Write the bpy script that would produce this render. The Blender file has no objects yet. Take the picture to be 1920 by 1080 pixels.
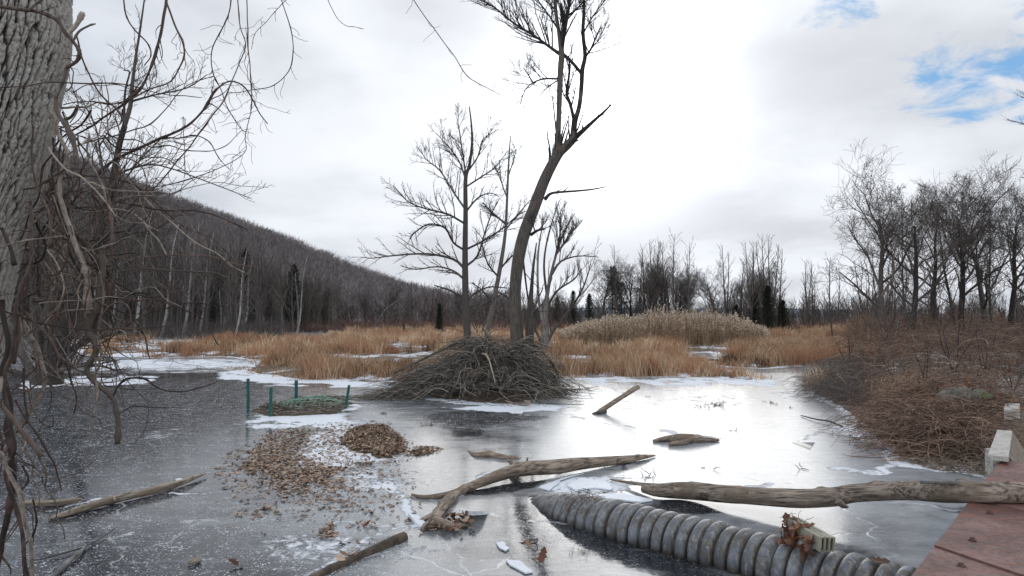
import bpy, math, random
import numpy as np
from mathutils import Vector
R = math.radians
random.seed(7); rg = np.random.default_rng(11)
sc = bpy.context.scene
COL = sc.collection

# ---------------------------------------------------------------- camera
CH = 2.0; FPX = 1280.0; PITCH = math.atan(55/FPX)
cd = bpy.data.cameras.new('camera'); cam = bpy.data.objects.new('camera', cd); COL.objects.link(cam)
cam.location = (0, 0, CH); cam.rotation_euler = (R(90)+PITCH, 0, 0)
cd.sensor_width = 36; cd.lens = 24; cd.clip_start = 0.05; cd.clip_end = 9000
sc.camera = cam
cp, sp = math.cos(PITCH), math.sin(PITCH)
def ray(px, py):
    x = (px-960)/FPX; u = (540-py)/FPX
    return np.array([x, cp-u*sp, sp+u*cp])
def D(px, py, Y):                       # point seen at a pixel, Y metres ahead
    d = ray(px, py); return np.array([0, 0, CH]) + d*(Y/d[1])
def G(px, py, z=0.0):                   # point seen at a pixel, at height z
    d = ray(px, py); return np.array([0, 0, CH]) + d*((z-CH)/d[2])
def PXY(x, y, z):                       # world -> photo pixel (for laying out masks on the ground)
    y = np.asarray(y, float); zz = np.asarray(z, float)-CH
    f = y*cp+zz*sp; u = -y*sp+zz*cp
    f = np.where(f < 0.2, 0.2, f)
    return 960+FPX*np.asarray(x)/f, 540-FPX*u/f

# ---------------------------------------------------------------- world and sun
SUN_AZ, SUN_EL = R(8.0), R(17.5)
SD = (math.sin(SUN_AZ)*math.cos(SUN_EL), math.cos(SUN_AZ)*math.cos(SUN_EL), math.sin(SUN_EL))
w = bpy.data.worlds.new("World"); sc.world = w; w.use_nodes = True
class NT:
    def __init__(s, nt): s.nt = nt; s.N = nt.nodes; s.L = nt.links
    def __call__(s, t, **k):
        n = s.N.new(t)
        for a, v in k.items(): setattr(n, a, v)
        return n
    def lk(s, a, b): s.L.new(a, b)
    def put(s, sock, v):
        if isinstance(v, bpy.types.NodeSocket): s.L.new(v, sock)
        elif v is not None:
            if sock.type == 'RGBA' and len(v) == 3: v = (*v, 1)
            sock.default_value = v
    def m(s, op, a, b=None, c=None, clamp=False):
        n = s('ShaderNodeMath', operation=op, use_clamp=clamp)
        s.put(n.inputs[0], a)
        if b is not None: s.put(n.inputs[1], b)
        if c is not None: s.put(n.inputs[2], c)
        return n.outputs[0]
    def vm(s, op, a, b=None, out=0):
        n = s('ShaderNodeVectorMath', operation=op); s.put(n.inputs[0], a)
        if b is not None: s.put(n.inputs[1], b)
        return n.outputs[out]
    def mix(s, f, a, b):
        n = s('ShaderNodeMix', data_type='RGBA'); s.put(n.inputs[0], f); s.put(n.inputs[6], a); s.put(n.inputs[7], b)
        return n.outputs[2]
    def ramp(s, f, lo, hi, a=0.0, b=1.0):
        n = s('ShaderNodeMapRange', interpolation_type='SMOOTHSTEP'); s.put(n.inputs[0], f)
        for i, v in enumerate((lo, hi, a, b)): n.inputs[i+1].default_value = v
        return n.outputs[0]
    def noise(s, vec, scale, detail=4, rough=.5, dist=0, out=0):
        n = s('ShaderNodeTexNoise'); s.put(n.inputs['Vector'], vec); n.inputs['Scale'].default_value = scale
        n.inputs['Detail'].default_value = detail; n.inputs['Roughness'].default_value = rough; n.inputs['Distortion'].default_value = dist
        return n.outputs[out]
    def vscale(s, vec, sx, sy, sz):
        return s.vm('MULTIPLY', vec, (sx, sy, sz))
    def attr(s, name):
        return s('ShaderNodeAttribute', attribute_name=name).outputs['Fac']
def skyworld():
    t = NT(w.node_tree); t.N.clear()
    out = t('ShaderNodeOutputWorld'); bg = t('ShaderNodeBackground'); t.lk(bg.outputs[0], out.inputs[0])
    sky = t('ShaderNodeTexSky', sky_type='NISHITA', sun_disc=False)
    sky.sun_elevation = SUN_EL; sky.sun_rotation = SUN_AZ; sky.air_density = 1.0; sky.dust_density = 0.3; sky.ozone_density = 2.5
    bg.inputs[1].default_value = 0.1
    tc = t('ShaderNodeTexCoord').outputs['Generated']
    v = t.vm('NORMALIZE', tc)
    sep = t('ShaderNodeSeparateXYZ'); t.lk(v, sep.inputs[0])
    z = t.m('MAXIMUM', sep.outputs[2], 0.0)
    den = t.m('ADD', z, 0.22)
    cmb = t('ShaderNodeCombineXYZ'); t.lk(t.m('DIVIDE', sep.outputs[0], den), cmb.inputs[0]); t.lk(t.m('DIVIDE', sep.outputs[1], den), cmb.inputs[1])
    P = cmb.outputs[0]
    n1 = t.noise(t.vm('ADD', P, (3.1, 1.7, 0)), .95, 5, .5, .2); n2 = t.noise(t.vm('ADD', P, (5, 3, 0)), 2.6, 7, .55, .3); n4 = t.noise(t.vm('ADD', P, (9, 1, 0)), 1.7, 5, .5, .2)
    n3 = t.noise(t.vm('ADD', P, (1.7, 8, 0)), .9, 6, .6, .3)
    def spot(px, py, deg, sx=1.0):
        d = ray(px, py); d = d/np.linalg.norm(d)
        dd = t.vm('SUBTRACT', v, tuple(d)); dd = t.vscale(dd, 1/sx, 1, 1)
        L = t.vm('LENGTH', dd, out=1)
        return t.ramp(L, 0, 2*math.sin(R(deg)/2), 1, 0)
    holes = t.m('MAXIMUM', t.m('MAXIMUM', t.m('MULTIPLY', spot(1575, 55, 4.2, 1.0), .54), t.m('MULTIPLY', spot(1800, 145, 5.0, 1.9), .74)), t.m('MULTIPLY', spot(1930, 118, 5.5, 1.2), .72))
    hole = t.m('MULTIPLY', t.ramp(t.m('ADD', holes, t.m('MULTIPLY', t.m('SUBTRACT', t.noise(P, 5.5, 9, .62, .5), .5), 3.0)), .30, .95), t.ramp(holes, .03, .2))
    # thickness of the cloud deck -> grey bellies and bright gaps
    thick = t.ramp(t.m('ADD', t.m('MULTIPLY', n1, .62), t.m('MULTIPLY', n4, .38)), .38, .62)
    ds = t.vm('DOT_PRODUCT', v, SD, out=1)
    g1 = t.ramp(ds, .70, .98); g2 = t.m('POWER', t.m('MAXIMUM', ds, 0.0), 110.0); g3 = t.m('POWER', t.m('MAXIMUM', ds, 0.0), 9.0)
    lum = t.m('ADD', t.m('ADD', t.m('MULTIPLY', g3, 1.0), t.m('MULTIPLY', g2, 14.0)), t.m('ADD', 5.9, t.ramp(sep.outputs[1], 0, -.7, 0, 3.2)))  # last term: extra sky brightness added behind the camera to lift foreground shade
    lum = t.m('MULTIPLY', lum, t.m('SUBTRACT', 1.24, t.m('MULTIPLY', thick, t.m('SUBTRACT', .46, t.m('MULTIPLY', g1, .14)))))
    lum = t.m('ADD', lum, t.m('MULTIPLY', t.ramp(n3, .45, .7), .6))
    tint = t.mix(t.m('MULTIPLY', thick, t.m('SUBTRACT', 1.0, g1)), (.94, .975, 1.035), (.84, .925, 1.06))
    cl = t.vm('SCALE', tint); t.lk(lum, cl.node.inputs[3])
    blue = t.mix(.72, sky.outputs[0], (1.5, 3.5, 6.2))
    col = t.mix(hole, cl, blue)
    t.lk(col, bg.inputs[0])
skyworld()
sl = bpy.data.lights.new('sun', 'SUN'); so = bpy.data.objects.new('sun', sl); COL.objects.link(so)
sl.energy = 0.5; sl.angle = R(34); sl.color = (1, .96, .9)
so.rotation_euler = Vector(SD).to_track_quat('Z', 'Y').to_euler(); so.location = (20, 60, 40)
sc.view_settings.view_transform = 'Standard'; sc.view_settings.look = 'None'
sc.view_settings.exposure = 0.3; sc.view_settings.gamma = 1.0
sc.cycles.max_bounces = 6; sc.cycles.transparent_max_bounces = 8

# ---------------------------------------------------------------- numpy noise
def vnoise(x, y, seed=0):
    x = np.asarray(x, float); y = np.asarray(y, float)
    xi = np.floor(x).astype(np.int64); yi = np.floor(y).astype(np.int64); fx = x-xi; fy = y-yi
    fx = fx*fx*(3-2*fx); fy = fy*fy*(3-2*fy)
    def h(a, b):
        n = (a*374761393+b*668265263+seed*1442695041) & 0x7fffffff
        n = ((n ^ (n >> 13))*1274126177) & 0x7fffffff
        return ((n ^ (n >> 16)) & 0xffff)/65535.0
    return (h(xi, yi)*(1-fx)+h(xi+1, yi)*fx)*(1-fy)+(h(xi, yi+1)*(1-fx)+h(xi+1, yi+1)*fx)*fy
def fbm(x, y, o=4, seed=0):
    s = 0; a = .5; n = 0
    for i in range(o):
        s = s+a*vnoise(x*2**i, y*2**i, seed+i*17); n += a; a *= .5
    return s/n
def sstep(v, a, b):
    t = np.clip((v-a)/(b-a), 0, 1); return t*t*(3-2*t)

# ---------------------------------------------------------------- mesh builder
class MB:
    def __init__(s): s.V = []; s.Q = []; s.T = []; s.A = []; s.n = 0; s.poly = {}
    def raw(s, V, Q=None, T=None, rnd=.5):
        V = np.asarray(V, np.float32).reshape(-1, 3)
        s.V.append(V); s.A.append(np.broadcast_to(np.asarray(rnd, np.float32), (len(V),)).copy())
        if Q is not None and len(Q): s.Q.append(np.asarray(Q, np.int32)+s.n)
        if T is not None and len(T): s.T.append(np.asarray(T, np.int32)+s.n)
        s.n += len(V)
    def tubes(s, P, Rr, S=5, rnd=None, cap=True):
        P = np.asarray(P, float); Rr = np.asarray(Rr, float); B, N, _ = P.shape
        T = np.gradient(P, axis=1); T /= np.linalg.norm(T, axis=2, keepdims=True)+1e-9
        m = T.mean(axis=1); ref = np.where(np.abs(m[:, 2:3]) > .75*np.linalg.norm(m, axis=1, keepdims=True), np.array([[1., .13, 0]]), np.array([[.05, 0, 1.]]))
        U = np.cross(np.broadcast_to(ref[:, None, :], T.shape), T); U /= np.linalg.norm(U, axis=2, keepdims=True)+1e-9
        W = np.cross(T, U)
        a = np.arange(S)*2*np.pi/S
        V = P[:, :, None, :]+Rr[:, :, None, None]*(np.cos(a)[None, None, :, None]*U[:, :, None, :]+np.sin(a)[None, None, :, None]*W[:, :, None, :])
        i = np.arange(N-1)[:, None]*S; j = np.arange(S)[None, :]; k = (j+1) % S
        q = np.stack([i+j, i+k, i+S+k, i+S+j], -1).reshape(-1, 4)
        q = (q[None]+(np.arange(B)*N*S)[:, None, None]).reshape(-1, 4)
        r = np.full(B, .5) if rnd is None else np.broadcast_to(rnd, (B,))
        t = None
        if cap and S >= 4:
            f = []
            for b in range(B):
                for o in (b*N*S, b*N*S+(N-1)*S):
                    f += [(o, o+c, o+c+1) for c in range(1, S-1)]
            t = np.array(f)
        s.raw(V.reshape(-1, 3), q, t, np.repeat(r, N*S))
    def build(s, name, mat, parent=None, smooth=True, loc=None):
        me = bpy.data.meshes.new(name)
        V = np.concatenate(s.V); me.vertices.add(len(V)); 
        if loc is not None: V = V-np.asarray(loc, np.float32)
        me.vertices.foreach_set('co', V.astype(np.float32).ravel())
        Q = np.concatenate(s.Q) if s.Q else np.zeros((0, 4), np.int32); T = np.concatenate(s.T) if s.T else np.zeros((0, 3), np.int32)
        nl = Q.size+T.size; me.loops.add(nl); me.polygons.add(len(Q)+len(T))
        me.loops.foreach_set('vertex_index', np.concatenate([Q.ravel(), T.ravel()]).astype(np.int32))
        st = np.concatenate([np.arange(len(Q))*4, Q.size+np.arange(len(T))*3]).astype(np.int32)
        me.polygons.foreach_set('loop_start', st)
        me.polygons.foreach_set('use_smooth', np.full(len(Q)+len(T), smooth))
        me.update(calc_edges=True)
        at = me.attributes.new('rnd', 'FLOAT', 'POINT'); at.data.foreach_set('value', np.concatenate(s.A).astype(np.float32))
        me.materials.append(mat)
        o = bpy.data.objects.new(name, me); COL.objects.link(o)
        if loc is not None: o.location = loc
        if parent is not None: o.parent = parent
        return o
def tag(o, label=None, cat=None, group=None, kind=None):
    for k, v in (('label', label), ('category', cat), ('group', group), ('kind', kind)):
        if v: o[k] = v
    return o
def thing(name, loc, label, cat, group=None, rz=0):
    o = bpy.data.objects.new(name, None); COL.objects.link(o); o.location = loc; o.rotation_euler[2] = rz
    o.empty_display_size = .2
    return tag(o, label, cat, group)
def under(root, o):       # parent o to root, keeping its world place (root unrotated)
    o.parent = root; o.location = Vector(o.location)-Vector(root.location); return o
def copy_tree(o, parent=None):
    c = o.copy(); COL.objects.link(c)
    if parent is not None: c.parent = parent
    for ch in list(o.children): copy_tree(ch, c)
    return c

# ---------------------------------------------------------------- materials
def mat(name): 
    m = bpy.data.materials.new(name); m.use_nodes = True; t = NT(m.node_tree); t.N.clear()
    out = t('ShaderNodeOutputMaterial'); b = t('ShaderNodeBsdfPrincipled'); t.lk(b.outputs[0], out.inputs[0])
    return m, t, b
def bump(t, b, h, strength=.5, dist=.01):
    n = t('ShaderNodeBump'); n.inputs['Strength'].default_value = strength; n.inputs['Distance'].default_value = dist
    t.put(n.inputs['Height'], h); t.lk(n.outputs[0], b.inputs['Normal']); return n
def bark_mat(name, c1, c2, scale=14, stretch=.25, bs=.6, bd=.01, rough=.85, c3=None):
    m, t, b = mat(name); P = t('ShaderNodeTexCoord').outputs['Object']
    P2 = t.vscale(P, 1, 1, stretch)
    n = t.noise(P2, scale, 6, .65, .4); n2 = t.noise(P, scale*.17, 3)
    rn = t.attr('rnd'); oi = t('ShaderNodeObjectInfo').outputs['Random']
    f = t.ramp(t.m('ADD', t.m('MULTIPLY', n, .75), t.m('MULTIPLY', t.m('SUBTRACT', rn, .5), .35)), .25, .6)
    c = t.mix(f, c1, c2)
    if c3: c = t.mix(t.ramp(n2, .5, .7), c, c3)
    k = t.m('MULTIPLY_ADD', oi, .5, .75)
    v = t.vm('SCALE', c); t.lk(k, v.node.inputs[3]); t.lk(v, b.inputs['Base Color'])
    b.inputs['Roughness'].default_value = rough
    bump(t, b, n, bs, bd); return m
M = {}
M['bark'] = bark_mat('grey_brown_bark', (.045, .038, .032), (.16, .145, .125), 12)
M['bark_dark'] = bark_mat('dark_bark', (.03, .025, .022), (.11, .095, .083), 10)
M['bark_grey'] = bark_mat('smooth_grey_bark', (.07, .062, .054), (.24, .215, .19), 14)
M['bark_pale'] = bark_mat('pale_bark', (.10, .095, .09), (.36, .345, .325), 5, .5)
M['bark_main'] = bark_mat('furrowed_bark', (.035, .029, .024), (.17, .145, .12), 22, .16, 1.0, .02, c3=(.15, .13, .112))
M['twig'] = bark_mat('twig_bark', (.065, .053, .047), (.185, .155, .14), 20, .5)
M['twig_red'] = bark_mat('reddish_twig_bark', (.07, .04, .033), (.20, .125, .10), 20, .5)
M['vine'] = bark_mat('vine_bark', (.025, .016, .012), (.17, .115, .092), 60, .3, .9, .005, .7, (.10, .055, .042))
M['vine_grey'] = bark_mat('grey_vine_bark', (.10, .08, .063), (.40, .34, .285), 70, .6, .9, .005, .7)
M['stick'] = bark_mat('grey_stick', (.04, .034, .028), (.34, .30, .25), 12, .6)
M['stick_light'] = bark_mat('peeled_stick', (.16, .12, .09), (.40, .33, .26), 12, .6)
M['cane'] = bark_mat('bramble_cane', (.09, .052, .036), (.42, .28, .20), 9, .6)
M['cane_pale'] = bark_mat('pale_bramble_cane', (.2, .14, .11), (.48, .37, .30), 9, .6)
M['log'] = bark_mat('weathered_log', (.07, .05, .037), (.43, .33, .25), 9, .8, .8, .012, .8, (.25, .185, .135))
M['hillwood'] = bark_mat('hill_wood_hazed', (.13, .115, .115), (.27, .235, .23), .4, .4)  # lighter and greyer: haze over the hillside put into the colour
def aniso_log(name, c1, c2, c3):   # grain along the local X axis
    m, t, b = mat(name); P = t('ShaderNodeTexCoord').outputs['Object']
    n = t.noise(t.vscale(P, 2.2, 22, 22), 1.6, 8, .65, .5); n2 = t.noise(P, 3.0, 4, .6)
    c = t.mix(t.ramp(n, .36, .62), c1, c2); c = t.mix(t.ramp(n2, .48, .68), c, c3)
    n4 = t.noise(P, 9, 4, .6); c = t.mix(t.ramp(n4, .62, .7, 0, .8), c, (.05, .04, .03))
    t.lk(c, b.inputs['Base Color']); b.inputs['Roughness'].default_value = .8
    bump(t, b, t.m('ADD', n, t.m('MULTIPLY', n2, .5)), .9, .02); return m
M['logx'] = aniso_log('weathered_long_log', (.07, .052, .04), (.40, .325, .26), (.19, .145, .105))
def leaf_mat(name, a, b_, c_):
    m, t, b = mat(name); r = t.attr('rnd')
    c = t.mix(t.ramp(r, 0, .5), a, b_); c = t.mix(t.ramp(r, .5, 1), c, c_)
    n = t.noise(t('ShaderNodeTexCoord').outputs['Object'], 60, 3)
    c = t.mix(t.ramp(n, .3, .7, 0, .35), c, (.05, .035, .025))
    t.lk(c, b.inputs['Base Color']); b.inputs['Roughness'].default_value = .7; return m
M['leaf'] = leaf_mat('dead_leaf', (.05, .028, .018), (.26, .155, .095), (.58, .43, .31))
M['leaf_rust'] = leaf_mat('rust_leaf', (.12, .045, .025), (.24, .10, .055), (.36, .19, .11))
def grass_mat(name, a, b_, c_, d=None):
    m, t, b = mat(name); r = t.attr('rnd'); P = t('ShaderNodeTexCoord').outputs['Object']
    c = t.mix(t.ramp(r, 0, .45), a, b_); c = t.mix(t.ramp(r, .55, 1), c, c_)
    n = t.noise(t.vscale(P, 1, .6, .3), .32, 4, .6)
    if d: c = t.mix(t.ramp(n, .46, .60, 0, .75), c, d)
    b.inputs['Roughness'].default_value = .75; t.lk(c, b.inputs['Base Color'])
    tr = t('ShaderNodeBsdfTranslucent'); t.lk(c, tr.inputs[0]); mx = t('ShaderNodeMixShader'); mx.inputs[0].default_value = .28
    out = [n_ for n_ in t.N if n_.type == 'OUTPUT_MATERIAL'][0]
    t.lk(b.outputs[0], mx.inputs[1]); t.lk(tr.outputs[0], mx.inputs[2]); t.lk(mx.outputs[0], out.inputs[0]); return m
M['grass'] = grass_mat('marsh_grass', (.09, .05, .03), (.47, .30, .175), (.80, .65, .47), (.44, .225, .12))
M['reed'] = grass_mat('reed_stem', (.11, .07, .042), (.27, .18, .11), (.44, .33, .225))
M['plume'] = grass_mat('reed_plume', (.42, .33, .25), (.62, .51, .40), (.80, .70, .57))
M['cedar'] = grass_mat('evergreen_needles', (.012, .018, .010), (.028, .038, .022), (.05, .062, .036))
M['cedar_pine'] = grass_mat('pine_needles', (.014, .02, .014), (.035, .045, .03), (.07, .08, .055))
def flat_mat(name, col, rough=.5, metal=0, nscale=20, amt=.25, bs=.15):
    m, t, b = mat(name); P = t('ShaderNodeTexCoord').outputs['Object']
    n = t.noise(P, nscale, 5, .65)
    c = t.mix(t.ramp(n, .3, .7), tuple(x*(1-amt) for x in col), tuple(min(1, x*(1+amt)) for x in col))
    t.lk(c, b.inputs['Base Color']); b.inputs['Roughness'].default_value = rough; b.inputs['Metallic'].default_value = metal
    bump(t, b, n, bs, .003); return m
M['green'] = flat_mat('green_post_paint', (.008, .10, .085), .45)
M['wire'] = flat_mat('green_wire', (.20, .48, .34), .5)
M['hole'] = flat_mat('slot_shade', (.01, .01, .01), .9)
M['pvc'] = flat_mat('beige_plastic', (.30, .28, .215), .55, nscale=12, amt=.35)
def mk_snow():
    m, t, b = mat('snow'); P = t('ShaderNodeTexCoord').outputs['Object']
    n = t.noise(P, 9, 6, .6); c = t.mix(n, (.66, .71, .78), (.9, .92, .95)); t.lk(c, b.inputs['Base Color'])
    b.inputs['Roughness'].default_value = .6; bump(t, b, n, .5, .02); return m
M['snow'] = mk_snow()
def mk_mud():
    m, t, b = mat('mud'); P = t('ShaderNodeTexCoord').outputs['Object']
    n = t.noise(P, 7, 7, .7); c = t.mix(t.ramp(n, .3, .7), (.035, .025, .018), (.15, .11, .075))
    t.lk(c, b.inputs['Base Color']); b.inputs['Roughness'].default_value = .85; bump(t, b, n, .8, .03); return m
M['mud'] = mk_mud()
def mk_pipe():
    m, t, b = mat('corrugated_plastic'); P = t('ShaderNodeTexCoord').outputs['Object']; r = t.attr('rnd')
    n = t.noise(P, 5, 6, .65, .3); n2 = t.noise(P, 40, 5, .7)
    sc_ = t.noise(t.vscale(P, 18, 18, 2.5), 2.0, 5, .6)
    c = t.mix(t.ramp(n, .35, .65), (.085, .095, .11), (.20, .22, .25))
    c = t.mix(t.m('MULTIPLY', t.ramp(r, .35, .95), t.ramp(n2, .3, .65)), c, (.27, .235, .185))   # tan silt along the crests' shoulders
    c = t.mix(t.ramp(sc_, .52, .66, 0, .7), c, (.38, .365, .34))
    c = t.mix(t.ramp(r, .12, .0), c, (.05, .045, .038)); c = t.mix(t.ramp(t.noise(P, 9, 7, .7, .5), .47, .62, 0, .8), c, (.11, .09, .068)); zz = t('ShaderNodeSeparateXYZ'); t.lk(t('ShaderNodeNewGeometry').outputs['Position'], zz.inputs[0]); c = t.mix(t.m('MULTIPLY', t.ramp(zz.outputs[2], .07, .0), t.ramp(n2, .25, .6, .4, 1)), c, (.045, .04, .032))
    t.lk(c, b.inputs['Base Color']); t.lk(t.ramp(n2, .3, .8, .34, .62), b.inputs['Roughness']); bump(t, b, n2, .25, .004); return m
M['pipe'] = mk_pipe()
def mk_rust():
    m, t, b = mat('rusty_steel_plate'); P = t('ShaderNodeTexCoord').outputs['Object']
    n = t.noise(P, 1.6, 6, .65, .4); n2 = t.noise(P, 30, 6, .7); n3 = t.noise(t.vscale(P, 1.2, 7, 1), 3, 5, .6)
    c = t.mix(t.ramp(n, .38, .62), (.125, .06, .048), (.235, .135, .115))
    c = t.mix(t.ramp(n3, .50, .66, 0, .85), c, (.28, .085, .045))
    c = t.mix(t.ramp(n2, .5, .7, 0, .8), c, (.07, .045, .038)); c = t.mix(t.ramp(t.noise(P, 7, 8, .75, .8), .54, .6, 0, .5), c, (.09, .06, .052))
    c = t.mix(t.ramp(t.noise(P, 4, 7, .7), .58, .72, 0, .35), c, (.36, .30, .28))
    t.lk(c, b.inputs['Base Color']); t.lk(t.ramp(n2, .3, .7, .42, .7), b.inputs['Roughness'])
    b.inputs['Metallic'].default_value = .1; bump(t, b, n2, .35, .004); return m
M['rust'] = mk_rust()
M['bolt'] = flat_mat('rusty_bolt', (.10, .05, .04), .7)
def mk_whitewood():
    m, t, b = mat('weathered_white_paint'); P = t('ShaderNodeTexCoord').outputs['Object']
    n = t.noise(t.vscale(P, 3, 30, 30), 1.5, 6, .65); n2 = t.noise(P, 14, 5, .7)
    c = t.mix(t.ramp(n, .3, .6), (.33, .30, .26), (.56, .54, .50)); c = t.mix(t.ramp(n2, .52, .68), c, (.2, .17, .13))
    t.lk(c, b.inputs['Base Color']); b.inputs['Roughness'].default_value = .7; bump(t, b, n, .4, .004); return m
M['white'] = mk_whitewood()
def mk_rock():
    m, t, b = mat('mossy_rock'); P = t('ShaderNodeTexCoord').outputs['Object']
    n = t.noise(P, 5, 8, .65, .5); n2 = t.noise(P, 2, 4)
    c = t.mix(t.ramp(n, .35, .65), (.055, .055, .045), (.18, .17, .145)); c = t.mix(t.ramp(n2, .52, .66), c, (.11, .13, .05))
    t.lk(c, b.inputs['Base Color']); b.inputs['Roughness'].default_value = .85; bump(t, b, n, .8, .03); return m
M['rock'] = mk_rock()
def mk_clear():
    m, t, b = mat('clear_ice_shard'); P = t('ShaderNodeTexCoord').outputs['Object']
    n = t.noise(P, 12, 5, .6, .8); c = t.mix(t.ramp(n, .4, .62), (.62, .66, .70), (.9, .92, .94))
    t.lk(c, b.inputs['Base Color']); b.inputs['Roughness'].default_value = .12; b.inputs['IOR'].default_value = 1.31
    b.inputs['Transmission Weight'].default_value = .15
    bump(t, b, n, .6, .01); return m
M['shard'] = mk_clear()
def mk_ice():
    m, t, b = mat('frozen_pond_ice'); P = t('ShaderNodeTexCoord').outputs['Object']
    snow, frost, dark, spk, streak, wet = (t.attr(k) for k in ('snow', 'frost', 'dark', 'speck', 'streak', 'wet'))
    Pw = t.vm('ADD', P, t.vm('SCALE', t.vm('SUBTRACT', t.noise(P, 1.1, 4, .6, out=1), (.5, .5, .5)))); 
    Pw.node.inputs[1].links[0].from_node.inputs[3].default_value = .5
    nA = t.noise(Pw, 1.7, 8, .62, .6); nB = t.noise(t.vscale(Pw, .35, 1.6, 1), 3.2, 7, .6, .8); nC = t.noise(Pw, 11, 6, .65, .6)
    # frost flowers: small bright flakes
    vo = t('ShaderNodeTexVoronoi', feature='F1'); vo.inputs['Scale'].default_value = 52; t.lk(t.vm('ADD', P, t.vm('MULTIPLY', t.noise(P, 30, 2, out=1), (.04, .04, .04))), vo.inputs['Vector'])
    sepc = t('ShaderNodeSeparateColor'); t.lk(vo.outputs['Color'], sepc.inputs[0])
    size = t.m('MULTIPLY', sepc.outputs[0], .56)
    flake = t.ramp(t.m('SUBTRACT', size, vo.outputs['Distance']), .02, .12)
    vo2 = t('ShaderNodeTexVoronoi', feature='F1'); vo2.inputs['Scale'].default_value = 120; t.lk(P, vo2.inputs['Vector'])
    sepd = t('ShaderNodeSeparateColor'); t.lk(vo2.outputs['Color'], sepd.inputs[0])
    fl2 = t.ramp(t.m('SUBTRACT', t.m('MULTIPLY', sepd.outputs[1], .5), vo2.outputs['Distance']), .04, .16)
    flk = t.m('MAXIMUM', flake, t.m('MULTIPLY', fl2, .75))
    flk = t.m('MULTIPLY', flk, t.m('MULTIPLY', t.ramp(nC, .34, .6, .15, 1), t.ramp(t.noise(Pw, 3.5, 5, .65), .3, .62, .35, 1)))
    # frost amount
    fr = t.m('ADD', frost, t.m('MULTIPLY', t.m('SUBTRACT', nA, .5), .9)); fr = t.m('ADD', fr, t.m('MULTIPLY', t.m('SUBTRACT', nB, .5), .75))
    fr = t.ramp(fr, .12, .92)
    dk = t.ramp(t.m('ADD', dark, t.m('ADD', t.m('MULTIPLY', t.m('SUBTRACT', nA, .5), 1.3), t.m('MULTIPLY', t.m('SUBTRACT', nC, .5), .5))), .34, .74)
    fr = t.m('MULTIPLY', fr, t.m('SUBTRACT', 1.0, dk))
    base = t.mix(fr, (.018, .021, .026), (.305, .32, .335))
    base = t.mix(t.m('MULTIPLY', flk, spk), base, (.82, .85, .90))
    # wind-drawn streaks, fine cracks
    st = t.ramp(t.noise(t.vscale(Pw, .5, 4.5, 1), 1.3, 6, .55, 1.2), .52, .68)
    base = t.mix(t.m('MULTIPLY', t.m('MULTIPLY', st, streak), t.m('SUBTRACT', 1.0, dk)), base, (.50, .53, .56))
    ck = t('ShaderNodeTexVoronoi', feature='DISTANCE_TO_EDGE'); ck.inputs['Scale'].default_value = .55; t.lk(t.vm('ADD', Pw, t.vm('MULTIPLY', t.noise(P, 3, 3, out=1), (.35, .35, 0))), ck.inputs['Vector'])
    crack = t.m('MULTIPLY', t.ramp(ck.outputs[0], .012, .0), t.ramp(nA, .45, .6))
    base = t.mix(t.m('MULTIPLY', crack, .5), base, (.75, .78, .8))
    grit = t.ramp(t.noise(Pw, 45, 4, .7), .66, .76)
    base = t.mix(t.m('MULTIPLY', grit, t.m('MULTIPLY', fr, .55)), base, (.10, .09, .08))
    sn = t.ramp(t.m('ADD', snow, t.m('ADD', t.m('MULTIPLY', t.m('SUBTRACT', nC, .5), 1.1), t.m('MULTIPLY', t.m('SUBTRACT', nA, .5), 1.0))), .36, .62)
    base = t.mix(sn, base, t.mix(nC, (.70, .75, .82), (.9, .92, .95)))
    t.lk(base, b.inputs['Base Color'])
    ro = t.m('ADD', t.m('MULTIPLY', fr, .13), .085); ro = t.m('ADD', ro, t.m('MULTIPLY', t.m('MULTIPLY', flk, spk), .35))
    ro = t.m('SUBTRACT', ro, t.m('MULTIPLY', wet, .11)); ro = t.m('ADD', ro, t.m('MULTIPLY', spk, .02))
    ro = t.m('MAXIMUM', t.m('ADD', ro, t.m('MULTIPLY', sn, .6)), .03)
    t.lk(ro, b.inputs['Roughness']); b.inputs['IOR'].default_value = 1.32
    h = t.m('ADD', t.m('MULTIPLY', t.m('MULTIPLY', flk, spk), .10), t.m('MULTIPLY', sn, t.m('MULTIPLY_ADD', nC, 1.2, .6)))
    h = t.m('ADD', h, t.m('MULTIPLY', nA, .20)); h = t.m('ADD', h, t.m('MULTIPLY', nC, .045)); h = t.m('SUBTRACT', h, t.m('MULTIPLY', crack, .12))
    bump(t, b, h, .55, .02); return m
M['ice'] = mk_ice()
def mk_ground():
    m, t, b = mat('marsh_ground'); P = t('ShaderNodeTexCoord').outputs['Object']
    n = t.noise(P, 1.1, 7, .65, .4); n2 = t.noise(P, .35, 6, .7, .5); n3 = t.noise(P, 14, 5, .7)
    c = t.mix(t.ramp(n3, .3, .7), (.05, .036, .024), (.21, .145, .09)); c = t.mix(t.ramp(n, .45, .6), c, (.13, .085, .055))
    sn = t.m('MULTIPLY', t.ramp(t.m('ADD', n2, t.m('MULTIPLY', t.m('SUBTRACT', n, .5), .8)), .50, .60), t.attr('snowy'))
    c = t.mix(sn, c, (.78, .81, .86)); t.lk(c, b.inputs['Base Color']); b.inputs['Roughness'].default_value = .85
    bump(t, b, n3, .6, .03); return m
M['ground'] = mk_ground()
def mk_hill(name, a, b_):
    m, t, b = mat(name); P = t('ShaderNodeTexCoord').outputs['Object']
    n = t.noise(P, .05, 8, .7); c = t.mix(t.ramp(n, .35, .65), a, b_); t.lk(c, b.inputs['Base Color']); b.inputs['Roughness'].default_value = .9; return m
M['hill'] = mk_hill('hillside_litter', (.10, .075, .07), (.18, .145, .135))
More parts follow.
